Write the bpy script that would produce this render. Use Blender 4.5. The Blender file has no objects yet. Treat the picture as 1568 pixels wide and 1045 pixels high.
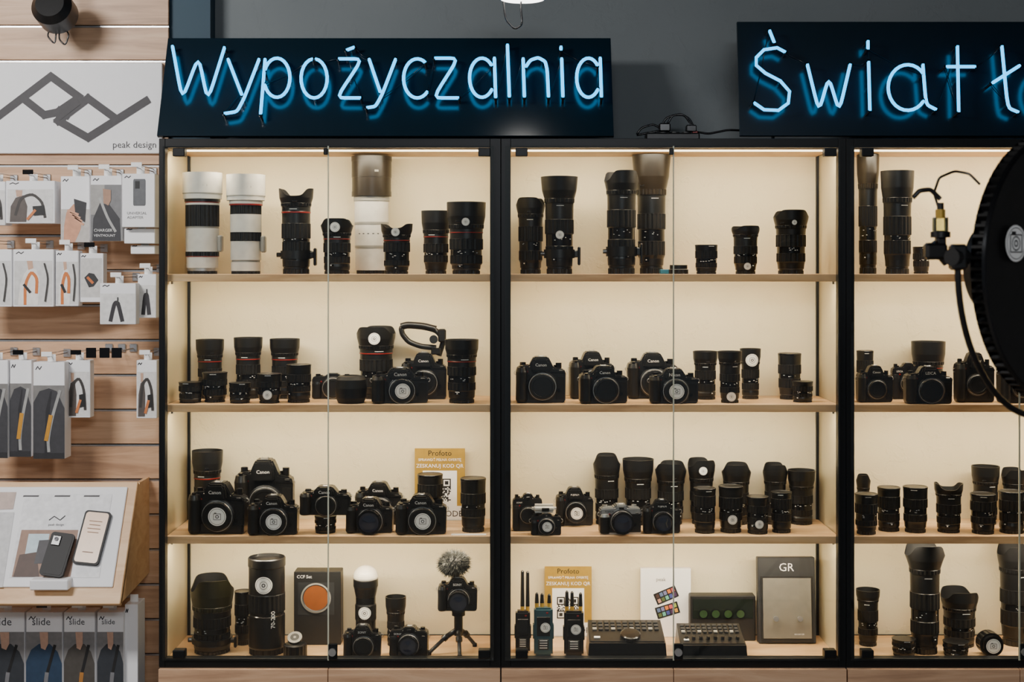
import bpy, bmesh, math, random
from mathutils import Vector, Matrix
random.seed(7)
# ------------------------------------------------------------------ survey helpers
F=2108.0; CY=-4.0; CZ=1.55; HX=784.0; HY=410.0
def S(Y): return (Y-CY)/F
def P(px,py,Y):
    s=S(Y); return Vector(((px-HX)*s, Y, CZ-(py-HY)*s))
def lin(c):
    c=c/255.0
    return c/12.92 if c<=0.04045 else ((c+0.055)/1.055)**2.4
def rgb(r,g,b): return (lin(r),lin(g),lin(b),1)
# ------------------------------------------------------------------ materials
def newmat(name):
    m=bpy.data.materials.new(name); m.use_nodes=True
    nt=m.node_tree; b=nt.nodes['Principled BSDF']
    return m,nt,b
def simple(name,col,rough=0.5,metal=0.0,var=0.08,scale=40,bump=0.0,spec=0.5,coat=0.0):
    m,nt,b=newmat(name)
    tc=nt.nodes.new('ShaderNodeTexCoord'); n=nt.nodes.new('ShaderNodeTexNoise')
    n.inputs['Scale'].default_value=scale; n.inputs['Detail'].default_value=3
    nt.links.new(tc.outputs['Object'],n.inputs['Vector'])
    r=nt.nodes.new('ShaderNodeValToRGB')
    r.color_ramp.elements[0].position=0.3; r.color_ramp.elements[1].position=0.7
    r.color_ramp.elements[0].color=tuple(max(0,c*(1-var)) for c in col[:3])+(1,)
    r.color_ramp.elements[1].color=tuple(min(1,c*(1+var)) for c in col[:3])+(1,)
    nt.links.new(n.outputs['Fac'],r.inputs['Fac']); nt.links.new(r.outputs['Color'],b.inputs['Base Color'])
    b.inputs['Roughness'].default_value=rough; b.inputs['Metallic'].default_value=metal
    b.inputs['Specular IOR Level'].default_value=spec
    b.inputs['Coat Weight'].default_value=coat
    if bump>0:
        bp=nt.nodes.new('ShaderNodeBump'); bp.inputs['Strength'].default_value=bump; bp.inputs['Distance'].default_value=0.002
        n2=nt.nodes.new('ShaderNodeTexNoise'); n2.inputs['Scale'].default_value=scale*12
        nt.links.new(tc.outputs['Object'],n2.inputs['Vector'])
        nt.links.new(n2.outputs['Fac'],bp.inputs['Height']); nt.links.new(bp.outputs['Normal'],b.inputs['Normal'])
    return m
_cc={}
def C(r,g,b,rough=0.55):
    k=(r,g,b,rough)
    if k not in _cc: _cc[k]=simple('print_%d_%d_%d'%(r,g,b),rgb(r,g,b),rough,var=0.10,scale=60)
    return _cc[k]
def wood(name,c1,c2,c3,sx=1.2,sz=22,rough=0.45):
    m,nt,b=newmat(name)
    tc=nt.nodes.new('ShaderNodeTexCoord'); mp=nt.nodes.new('ShaderNodeMapping')
    mp.inputs['Scale'].default_value=(sx,sz*0.6,sz)
    nt.links.new(tc.outputs['Object'],mp.inputs['Vector'])
    n=nt.nodes.new('ShaderNodeTexNoise'); n.inputs['Scale'].default_value=1.6; n.inputs['Detail'].default_value=7; n.inputs['Roughness'].default_value=0.62; n.inputs['Distortion'].default_value=0.8
    nt.links.new(mp.outputs[0],n.inputs['Vector'])
    r=nt.nodes.new('ShaderNodeValToRGB'); e=r.color_ramp.elements
    e[0].position=0.32; e[0].color=c1; e[1].position=0.68; e[1].color=c3
    k=e.new(0.5); k.color=c2
    nt.links.new(n.outputs['Fac'],r.inputs['Fac']); nt.links.new(r.outputs['Color'],b.inputs['Base Color'])
    bp=nt.nodes.new('ShaderNodeBump'); bp.inputs['Strength'].default_value=0.12; bp.inputs['Distance'].default_value=0.002
    nt.links.new(n.outputs['Fac'],bp.inputs['Height']); nt.links.new(bp.outputs['Normal'],b.inputs['Normal'])
    b.inputs['Roughness'].default_value=rough
    return m
def plaster(name,c1,c2,strength,scale=9,lo=.47,hi=.56,dist=1.2):
    m,nt,b=newmat(name)
    tc=nt.nodes.new('ShaderNodeTexCoord')
    n=nt.nodes.new('ShaderNodeTexNoise'); n.inputs['Scale'].default_value=scale; n.inputs['Detail'].default_value=8; n.inputs['Roughness'].default_value=0.65; n.inputs['Distortion'].default_value=dist
    nt.links.new(tc.outputs['Object'],n.inputs['Vector'])
    r=nt.nodes.new('ShaderNodeValToRGB'); r.color_ramp.elements[0].position=lo; r.color_ramp.elements[1].position=hi
    nt.links.new(n.outputs['Fac'],r.inputs['Fac'])
    n3=nt.nodes.new('ShaderNodeTexNoise'); n3.inputs['Scale'].default_value=90; n3.inputs['Detail'].default_value=3
    nt.links.new(tc.outputs['Object'],n3.inputs['Vector'])
    ad=nt.nodes.new('ShaderNodeMath'); ad.operation='MULTIPLY_ADD'; ad.inputs[1].default_value=0.35
    nt.links.new(n3.outputs['Fac'],ad.inputs[0]); nt.links.new(r.outputs['Color'],ad.inputs[2])
    bp=nt.nodes.new('ShaderNodeBump'); bp.inputs['Strength'].default_value=strength; bp.inputs['Distance'].default_value=0.003
    nt.links.new(ad.outputs[0],bp.inputs['Height']); nt.links.new(bp.outputs['Normal'],b.inputs['Normal'])
    n2=nt.nodes.new('ShaderNodeTexNoise'); n2.inputs['Scale'].default_value=3.0; n2.inputs['Detail'].default_value=5
    nt.links.new(tc.outputs['Object'],n2.inputs['Vector'])
    mx=nt.nodes.new('ShaderNodeMix'); mx.data_type='RGBA'; mx.inputs['A'].default_value=c1; mx.inputs['B'].default_value=c2
    nt.links.new(n2.outputs['Fac'],mx.inputs['Factor']); nt.links.new(mx.outputs['Result'],b.inputs['Base Color'])
    b.inputs['Roughness'].default_value=0.85
    return m
def emis(name,col,st,base=(0.8,0.8,0.8,1)):
    m,nt,b=newmat(name)
    b.inputs['Base Color'].default_value=base
    b.inputs['Emission Color'].default_value=col; b.inputs['Emission Strength'].default_value=st
    return m
def glassmat(name,tint,ior=1.45,rough=0.01,boost=1.0):
    m=bpy.data.materials.new(name); m.use_nodes=True; nt=m.node_tree; nt.nodes.clear()
    o=nt.nodes.new('ShaderNodeOutputMaterial'); mx=nt.nodes.new('ShaderNodeMixShader')
    t=nt.nodes.new('ShaderNodeBsdfTransparent'); t.inputs[0].default_value=tint
    g=nt.nodes.new('ShaderNodeBsdfGlossy'); g.inputs['Roughness'].default_value=rough
    f=nt.nodes.new('ShaderNodeFresnel'); f.inputs['IOR'].default_value=ior
    ml=nt.nodes.new('ShaderNodeMath'); ml.operation='MULTIPLY'; ml.inputs[1].default_value=boost
    nt.links.new(f.outputs[0],ml.inputs[0]); nt.links.new(ml.outputs[0],mx.inputs[0])
    nt.links.new(t.outputs[0],mx.inputs[1]); nt.links.new(g.outputs[0],mx.inputs[2]); nt.links.new(mx.outputs[0],o.inputs[0])
    return m
BLK=simple('black_plastic',(0.0065,0.0065,0.007,1),0.34,var=0.2,bump=0.10,spec=.45)
BLKG=simple('black_gloss',(0.006,0.006,0.007,1),0.18,var=0.1)
RUB=simple('black_rubber',(0.0045,0.0045,0.005,1),0.55,var=0.2,spec=.32)
HOOD=simple('hood_plastic',(0.0065,0.0065,0.007,1),0.38,var=0.15,bump=0.08,spec=.36)
BRONZE=simple('bronze_gloss',(0.014,0.010,0.006,1),0.32,metal=0.0,var=0.15,spec=.4)
DGREY=simple('dark_grey_plastic',(0.025,0.026,0.028,1),0.45)
OLIVE=simple('olive_plastic',(0.020,0.018,0.007,1),0.36)
FRAME=simple('powder_coated_black',(0.004,0.005,0.006,1),0.40,var=0.1,spec=.3)
WHT=simple('white_lens_paint',rgb(206,204,198),0.4)
GREYW=simple('grey_lens_paint',rgb(140,138,132),0.4)
PAPER=simple('white_paper',rgb(246,246,248),0.6,var=0.01)
STK=simple('white_sticker',rgb(250,250,248),0.5,var=0.01)
INK=simple('black_ink',(0.010,0.010,0.010,1),0.5)
SILV=simple('silver_metal',(0.5,0.5,0.5,1),0.32,metal=0.8)
ALU=simple('brushed_aluminium',(0.62,0.63,0.65,1),0.3,metal=0.9)
RED=simple('red_ring',rgb(135,22,18),0.35)
GOLD=simple('gold_foil',rgb(190,154,66),0.32,metal=0.3)
MARK=simple('white_marking',rgb(235,235,235),0.5)
LGL=simple('coated_front_glass',(0.01,0.012,0.03,1),0.05,spec=0.9,coat=1.0)
OAK=wood('oak_laminate',rgb(176,138,108),rgb(204,164,130),rgb(220,184,150),1.6,20)
BIRCH=wood('birch_shelf',rgb(196,154,108),rgb(218,180,134),rgb(230,198,154),1.5,16)
CREAM=plaster('cream_plaster',rgb(222,209,176),rgb(234,223,192),0.40,15,.55,.64,.5)
GREYP=plaster('grey_plaster',rgb(112,120,124),rgb(130,136,138),0.32,12,.52,.62,.6)
CEILM=simple('ceiling_dark_paint',rgb(34,36,40),0.85)
FLRM=simple('floor_vinyl',rgb(120,112,102),0.5,scale=4)
WALLW=simple('painted_wall',rgb(150,150,150),0.8,scale=3)
TEAL=simple('teal_grey_shade',rgb(28,62,80),0.6,scale=5)  # shade on the back wall, put into a colour
SIGNB=simple('gloss_black_acrylic',(0.003,0.013,0.022,1),0.22,var=0.05,spec=1.0)
NEON=emis('neon_blue_tube',(0.0,0.43,0.95,1),3.6,(0.05,0.3,0.6,1))
LEDM=emis('warm_led_strip',(1.0,0.84,0.60,1),6.0)
LAMPW=emis('lamp_diffuser',(1.0,0.96,0.9,1),6.0)
DOOR=glassmat('door_glass',(0.97,0.985,0.975,1),1.45,0.0,0.8)
EDGE=simple('glass_edge',rgb(196,200,180),0.2)
SIDE=simple('side_panel_cream_reflection',rgb(200,187,152),0.15,var=0.1,scale=3,spec=0.6)  # glass sides: reflection of the lit interior put into an opaque cream
# ------------------------------------------------------------------ text geometry
_tx={}
def text_geo(s):
    if s in _tx: return _tx[s]
    cu=bpy.data.curves.new('t','FONT'); cu.body=s; cu.size=1; cu.resolution_u=2
    cu.align_x='CENTER'; cu.align_y='CENTER'
    ob=bpy.data.objects.new('t',cu); bpy.context.scene.collection.objects.link(ob)
    dg=bpy.context.evaluated_depsgraph_get(); ev=ob.evaluated_get(dg); me=ev.to_mesh()
    v=[tuple(a.co) for a in me.vertices]; f=[tuple(p.vertices) for p in me.polygons]
    ev.to_mesh_clear(); bpy.data.objects.remove(ob); bpy.data.curves.remove(cu)
    _tx[s]=(v,f); return _tx[s]
for t in ['Canon','SONY','FUJIFILM','LEICA','Nikon','peak design','slide','GR','Profoto','ZESKANUJ KOD QR','SPRAWDŹ PEŁNĄ OFERTĘ','ODE','CCF Set','UNIVERSAL','ADAPTER','CHARGER','VENTMOUNT','peak','RICOH GR','70-200']: text_geo(t)
# ------------------------------------------------------------------ mesh builder
class MB:
    def __init__(s): s.v=[];s.f=[];s.m=[];s.sm=[];s.mats=[]
    def mi(s,mat):
        if mat not in s.mats: s.mats.append(mat)
        return s.mats.index(mat)
    def add(s,vs,fs,mat,smooth=False,M=None):
        o=len(s.v); k=s.mi(mat)
        for p in vs:
            p=Vector(p); s.v.append(M@p if M else p)
        for f in fs: s.f.append(tuple(i+o for i in f)); s.m.append(k); s.sm.append(smooth)
    def bm(s,bm,mat,smooth=False,M=None):
        bm.verts.index_update()
        s.add([v.co.copy() for v in bm.verts],[[v.index for v in f.verts] for f in bm.faces],mat,smooth,M); bm.free()
    def box(s,c,d,mat,bev=0.0,M=None,seg=1):
        b=bmesh.new(); bmesh.ops.create_cube(b,size=1)
        for v in b.verts: v.co=Vector((c[0]+v.co.x*d[0],c[1]+v.co.y*d[1],c[2]+v.co.z*d[2]))
        if bev>0: bmesh.ops.bevel(b,geom=b.edges[:],offset=min(bev,min(d)*0.45),segments=seg,affect='EDGES')
        s.bm(b,mat,False,M)
    def bb(s,x0,x1,y0,y1,z0,z1,mat,bev=0.0,M=None):
        s.box(((x0+x1)/2,(y0+y1)/2,(z0+z1)/2),(abs(x1-x0),abs(y1-y0),abs(z1-z0)),mat,bev,M)
    def prism(s,pts,y0,y1,mat,bev=0.0,M=None,seg=2):
        b=bmesh.new(); vs=[b.verts.new((p[0],y0,p[1])) for p in pts]; f=b.faces.new(vs)
        r=bmesh.ops.extrude_face_region(b,geom=[f])
        for g in r['geom']:
            if isinstance(g,bmesh.types.BMVert): g.co.y=y1
        bmesh.ops.recalc_face_normals(b,faces=b.faces[:])
        if bev>0: bmesh.ops.bevel(b,geom=b.edges[:],offset=bev,segments=seg,affect='EDGES',clamp_overlap=True)
        s.bm(b,mat,False,M)
    def lathe(s,segs,n=40,M=None,warp=None):
        for (r0,z0,r1,z1,mat,rib) in segs:
            nn=n*2 if rib else n; vs=[];fs=[]
            for j in range(nn):
                a=2*math.pi*j/nn; k=0.955 if (rib and j%4 in (2,3)) else 1.0
                for (r,z) in ((r0,z0),(r1,z1)):
                    if warp: z=warp(a,r,z)
                    vs.append((r*k*math.cos(a),r*k*math.sin(a),z))
            for j in range(nn):
                q=(j+1)%nn; fs.append((2*j,2*q,2*q+1,2*j+1))
            s.add(vs,fs,mat,not rib,M)
    def prof(s,pts,n=40,M=None,warp=None):
        s.lathe([(pts[i][0],pts[i][1],pts[i+1][0],pts[i+1][1],pts[i+1][2],(pts[i+1][3] if len(pts[i+1])>3 else False)) for i in range(len(pts)-1)],n,M,warp)
    def cyl(s,a,b,r,mat,n=20,r2=None,rib=False,cap=True):
        a=Vector(a);b=Vector(b); d=b-a; M=Matrix.Translation(a)@d.to_track_quat('Z','Y').to_matrix().to_4x4(); L=d.length
        if r2 is None: r2=r
        sg=[(r,0,r2,L,mat,rib)]
        if cap: sg+=[(0,0,r,0,mat,False),(r2,L,0,L,mat,False)]
        s.lathe(sg,n,M)
    def tube(s,path,r,mat,n=8,closed=False):
        pts=[Vector(p) for p in path]; vs=[];fs=[]; N=len(pts)
        up=Vector((0,1,0.001)); 
        for i,p in enumerate(pts):
            if closed: t=pts[(i+1)%N]-pts[i-1]
            else: t=pts[min(i+1,N-1)]-pts[max(i-1,0)]
            if t.length<1e-9: t=Vector((0,0,1))
            t.normalize(); u=t.cross(up)
            if u.length<1e-4: u=t.cross(Vector((1,0,0)))
            u.normalize(); w=t.cross(u)
            for j in range(n):
                a=2*math.pi*j/n; vs.append(p+u*(r*math.cos(a))+w*(r*math.sin(a)))
        for i in range(N if closed else N-1):
            q=(i+1)%N
            for j in range(n):
                k=(j+1)%n; fs.append((i*n+j,i*n+k,q*n+k,q*n+j))
        if not closed: fs.append(tuple(range(n))); fs.append(tuple((N-1)*n+j for j in range(n))[::-1])
        s.add(vs,fs,mat,True)
    def text(s,t,size,M,mat,w=None):
        v,f=text_geo(t)
        k=size
        if w:
            ww=max(a[0] for a in v)-min(a[0] for a in v); k=w/ww
        s.add([(a[0]*k,a[1]*k,0) for a in v],f,mat,False,M)
    def textf(s,t,c,size,mat,w=None):   # faces -Y
        s.text(t,size,Matrix.Translation(c)@Matrix.Rotation(math.pi/2,4,'X'),mat,w)
    def poly(s,pts,mat,M=None): s.add(pts,[tuple(range(len(pts)))],mat,False,M)
    def done(s,name,origin=None,parent=None):
        if origin is None:
            xs=[p.x for p in s.v];ys=[p.y for p in s.v];zs=[p.z for p in s.v]
            origin=Vector(((min(xs)+max(xs))/2,(min(ys)+max(ys))/2,min(zs)))
        me=bpy.data.meshes.new(name); me.from_pydata([tuple(p-origin) for p in s.v],[],s.f)
        for m in s.mats: me.materials.append(m)
        me.polygons.foreach_set('material_index',s.m); me.polygons.foreach_set('use_smooth',s.sm)
        me.update(); me.validate()
        ob=bpy.data.objects.new(name,me); ob.location=origin; bpy.context.scene.collection.objects.link(ob)
        if parent: ob.parent=parent; ob.matrix_parent_inverse=Matrix.Translation(-parent.location)
        return ob
def logo_flat(mb,c,r,M=None):
    """round rental-shop sticker facing -Y at c"""
    c=Vector(c)
    def d(rr,mat,off,ri=0.0,n=24):
        T=Matrix.Translation(c+Vector((0,-off,0)))@Matrix.Rotation(math.pi/2,4,'X')
        if M: T=M@T
        mb.lathe([(ri,0,rr,0,mat,False)],n,T)
    d(r,STK,0); d(r*.88,INK,.0004,r*.84); d(r*.2,INK,.0004,r*.12,12)
    for sx,sz,w,h in ((0,.32,.8,.05),(0,-.32,.8,.05),(.4,0,.05,.64),(-.4,0,.05,.64),(-.2,.40,.25,.08)):
        mb.box((c.x+sx*r,c.y-.0004,c.z+sz*r),(w*r,.0002,h*r),INK,0,M)
def logo_cyl(mb,X,Y,z,R,r):
    """sticker bent round a barrel (front)"""
    def ring(ri,ro,mat,off):
        vs=[];fs=[];n=24;rows=5
        for i in range(rows+1):
            q=ri+(ro-ri)*i/rows
            for j in range(n):
                a=2*math.pi*j/n; x=q*math.cos(a); zz=q*math.sin(a)
                y=-math.sqrt(max(0,(R+off)**2-min(x*x,(R*.98)**2)))
                vs.append((X+x,Y+y,z+zz))
        for i in range(rows):
            for j in range(n):
                k=(j+1)%n; fs.append((i*n+j,i*n+k,(i+1)*n+k,(i+1)*n+j))
        mb.add(vs,fs,mat,True)
    ring(0,r,STK,.0010); ring(r*.84,r*.88,INK,.0014); ring(r*.12,r*.22,INK,.0014); ring(r*.42,r*.47,INK,.0014)
# ------------------------------------------------------------------ room
def room_box(name,x0,x1,y0,y1,z0,z1,mat):
    m=MB(); m.bb(x0,x1,y0,y1,z0,z1,mat); return m.done(name)
WB=0.34
room_box('floor',-3.3,3.3,-6.5,WB+.1,-.1,0,FLRM)
room_box('ceiling',-3.3,3.3,-6.5,WB+.1,2.9,3.0,CEILM)
room_box('wall_back',-3.3,3.3,WB,WB+.1,0,2.9,GREYP)
room_box('wall_left',-3.4,-3.3,-6.5,WB+.1,0,2.9,WALLW)
room_box('wall_right',3.3,3.4,-6.5,WB+.1,0,2.9,WALLW)
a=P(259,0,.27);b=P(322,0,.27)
room_box('wall_shade_strip_1',a.x,b.x,.27,WB-.001,1.93,2.899,TEAL)  # added strip, stands in for the shaded wall beside the lit part
# ------------------------------------------------------------------ slat wall
m=MB(); SW=0.25; xr=P(258,0,SW).x; g0=P(0,40,SW).z; st=53.5*S(SW)
m.bb(-3.28,xr,SW+.012,SW+.03,0,2.88,DGREY)
zz=[g0+i*st for i in range(-22,9)]
zz=[z for z in zz if 0.02<z<2.86]
prev=0.0
for z in zz+[2.88]:
    m.bb(-3.28,xr,SW,SW+.012,prev+(.004 if prev>0 else 0),z-.004,OAK,.0015)
    if z<2.88: m.bb(-3.28,xr,SW+.001,SW+.0118,z-.0038,z+.0012,ALU)
    prev=z
m.done('slatwall_panel')
# ------------------------------------------------------------------ cabinets
ZT=P(0,212,0).z; ZTi=P(0,226,0).z; ZB=P(0,1022,0).z; ZBi=P(0,1009,0).z
SH=[1.531,1.1485,.7624,.400]; DEP=.33
edges=[P(243,0,0).x,P(767,0,0).x,P(1296,0,0).x,P(1825,0,0).x]
for c in range(3):
    x0,x1=edges[c]+.0005,edges[c+1]-.0005
    e=bpy.data.objects.new('display_cabinet',None); e.location=((x0+x1)/2,.16,ZB); bpy.context.scene.collection.objects.link(e)
    m=MB(); pl=.018 if c==0 else (.028 if c==1 else .023); pr=.031 if c==0 else .023
    for (u0,u1) in ((x0,x0+pl),(x1-pr,x1)): m.bb(u0,u1,0,.03,ZB,ZT,FRAME,.001)
    m.bb(x0+pl,x1-pr,0,.03,ZTi,ZT,FRAME,.001); m.bb(x0+pl,x1-pr,0,.03,ZB,ZBi,FRAME,.001)
    m.bb(x0,x0+.02,DEP-.03,DEP-.004,ZB,ZT,FRAME); m.bb(x1-.02,x1,DEP-.03,DEP-.004,ZB,ZT,FRAME)
    m.bb(x0,x1,.03,DEP-.004,ZTi+.005,ZT,FRAME)
    m.bb(x0,x1,.03,DEP-.004,ZB,.392,FRAME); m.done('frame',parent=e)
    m=MB(); m.bb(x0+.02,x1-.02,.032,DEP-.02,ZTi-.002,ZTi+.005,BIRCH); m.bb(x0+.01,x1-.01,.03,DEP-.03,.392,.400,BIRCH); m.done('top_and_bottom_boards',parent=e)
    m=MB(); m.bb(x0+.02,x1-.02,DEP-.018,DEP-.006,.400,ZTi-.002,CREAM); m.done('back_panel',parent=e)
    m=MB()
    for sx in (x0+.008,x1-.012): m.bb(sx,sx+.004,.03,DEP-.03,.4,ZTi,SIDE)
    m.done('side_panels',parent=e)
    m=MB(); m.bb(x0+.03,x1-.03,.058,.066,ZTi-.006,ZTi-.002,LEDM); m.done('led_strip',parent=e)
    for i in range(3):
        z=SH[i]; m=MB(); m.bb(x0+.014,x1-.014,.032,DEP-.018,z-.022,z,BIRCH,.0008)
        for sx in (x0+.02,x1-.026): m.bb(sx,sx+.006,.06,.07,z-.03,z-.022,SILV)
        m.done('shelf_%d'%(i+1),parent=e)
    xm=(x0+x1)/2-.001
    if c==0: xm=P(503,0,0).x
    if c==1: xm=P(1031,0,0).x
    for d,(u0,u1) in enumerate(((x0+.012,xm-.001),(xm+.001,x1-.02))):
        g=MB(); g.bb(u0,u1,-.007,-.002,ZBi-.004,ZTi+.004,DOOR)
        ue=u1 if d==0 else u0
        g.bb(ue-.0009,ue+.0009,-.0072,-.0018,ZBi-.004,ZTi+.004,EDGE)
        hx=u0+.03 if d==0 else u1-.045
        for hz in (ZTi-.014,ZBi+.014): g.bb(hx,hx+.035,-.011,.02,hz-.012,hz+.012,FRAME,.002)
        if d==0: g.bb(ue-.012,ue+.0,-.014,-.001,ZTi-.022,ZTi-.002,FRAME,.002)
        else: g.cyl((ue+.012,-.02,ZBi+.022),(ue+.012,-.001,ZBi+.022),.011,SILV); g.bb(ue+.0,ue+.026,-.012,-.0015,ZBi-.002,ZBi+.045,FRAME,.002)
        g.done('glass_door_%d'%(d+1),parent=e)
    bm_=MB(); bm_.bb(x0,x1,.006,DEP,.06,ZB-.001,DGREY); bm_.bb(x0+.02,x1-.02,.05,DEP,0,.06,FRAME)
    bm_.bb(x0+.0015,xm-.001,-.012,.006,.065,ZB-.004,OAK,.001); bm_.bb(xm+.001,x1-.0015,-.012,.006,.065,ZB-.004,OAK,.001)
    bm_.done('base_cabinet')
    for i,z in enumerate([ZTi-.008]+[s-.026 for s in SH[:3]]):
        l=bpy.data.lights.new('led_strip_light','AREA'); l.shape='RECTANGLE'; l.size=x1-x0-.08; l.size_y=.012
        l.energy=5.8 if i==0 else 5.1; l.color=(1,.83,.60)
        o=bpy.data.objects.new('led_strip_light',l); o.location=((x0+x1)/2,.062,z); o.rotation_euler=(math.radians(22),0,0)
        bpy.context.scene.collection.objects.link(o)
# ------------------------------------------------------------------ neon signs
def ell(cx,cy,rx,ry,a0,a1,n=22):
    return [(cx+rx*math.cos(math.radians(a0+(a1-a0)*i/n)),cy-ry*math.sin(math.radians(a0+(a1-a0)*i/n))) for i in range(n+1)]
def onplane(px,py,P0,n,h):
    d=Vector(((px-HX)/F,1,-(py-HY)/F)); Cc=Vector((0,CY,CZ))
    t=(h-(Cc-P0).dot(n))/d.dot(n); return Cc+d*t
def smooth_path(pts,sub=3):
    out=[pts[0]]
    for i in range(1,len(pts)):
        a,b=pts[i-1],pts[i]
        for k in range(1,sub+1): out.append((a[0]+(b[0]-a[0])*k/sub,a[1]+(b[1]-a[1])*k/sub))
    for _ in range(2):
        out=[out[0]]+[((out[i-1][0]+out[i][0]*2+out[i+1][0])/4,(out[i-1][1]+out[i][1]*2+out[i+1][1])/4) for i in range(1,len(out)-1)]+[out[-1]]
    return out
def neon_sign(strokes,xl,xr_,yt,yb,Y0,lean,h,name):
    th=math.radians(lean); n=Vector((0,-math.cos(th),math.sin(th))); up=Vector((0,math.sin(th),math.cos(th)))
    P0=P(xl,yb,Y0); P0.z=max(P0.z,ZT+.001)
    tl=onplane(xl,yt,P0,n,0); Hh=(tl-P0).dot(up); x1=P(xr_,yb,Y0).x
    M=Matrix(((1,0,0,P0.x),(0,up.y,-n.y,P0.y),(0,up.z,-n.z,P0.z),(0,0,0,1)))
    m=MB(); W=x1-P0.x
    m.box((W/2,Hh/2,.006),(W,Hh,.012),SIGNB,.001,M)
    for fx in (.12,.88):
        top=P0+Vector((W*fx,0,0))+up*(Hh*.8)-n*.012; m.cyl(top,(top.x,min(top.y+.07,.30),ZT+.001),.005,FRAME,10)
    for s in strokes:
        pp=smooth_path(s,6) if len(s)<12 else s
        q=[onplane(x,y,P0,n,h) for x,y in pp]
        m.tube(q,.0050,NEON,10)
        for e in (q[0],q[-1]):
            m.cyl(e-n*(h),e-n*.003,.0038,FRAME,8)
            m.cyl(e-n*.004,e+n*.003,.0058,BLKG,8)
        mid=q[len(q)//2]; m.cyl(mid-n*h,mid-n*.004,.003,DOOR,8)
    for i in range(len(strokes)-1):
        a=onplane(*strokes[i][-1],P0,n,.006); b=onplane(*strokes[i+1][0],P0,n,.006)
        m.tube([a,(a+b)/2-up*.008,b],.0012,BLKG,5)
    return m.done(name)
L1=[[(264,70),(279,153),(304,86),(318,155),(344,72)],
 [(349,90),(371,147)],[(397,90),(374,150),(363,171),(343,174)],
 [(406,90),(399,176)],ell(424,119,20,30,160,-160),
 ell(481,120,20,30,95,445),
 [(518,90),(555,90),(515,150),(553,150)],[(530,77),(543,72)],
 [(565,90),(583,143)],[(606,90),(585,145),(575,163),(561,165)],
 ell(639,120,21,30,52,318),
 [(665,89),(702,89),(663,150),(703,150)],
 ell(738,119,19,30,35,325),[(757,88),(759,151)],
 [(777,68),(780,150)],
 [(801,89),(803,150)],[(804,104),(812,92),(824,88),(835,94),(838,108),(840,150)],
 [(860,89),(862,150)],[(859,71),(859,78)],
 ell(901,119,18,30,35,325),[(919,88),(921,150)]]
neon_sign(L1,240,940,58,208,.03,23,.030,'neon_sign')
L2=[[(1203,80),(1190,73),(1170,76),(1158,88),(1158,100),(1172,112),(1195,124),(1209,140),(1207,158),(1192,169),(1170,168),(1154,157)],
 [(1178,46),(1186,66)],
 [(1236,98),(1254,171),(1269,118),(1285,171),(1302,98)],
 [(1330,94),(1332,170)],[(1329,62),(1329,76)],
 ell(1390,134,30,35,35,325),[(1413,98),(1418,160),(1434,168)],
 [(1466,70),(1468,172)],[(1448,102),(1494,102)],
 [(1534,70),(1543,165),(1560,172)],[(1518,128),(1562,100)],
 ell(1605,136,27,35,95,445)]
neon_sign(L2,1133,1655,33,208,.05,9,.042,'neon_sign')
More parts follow.
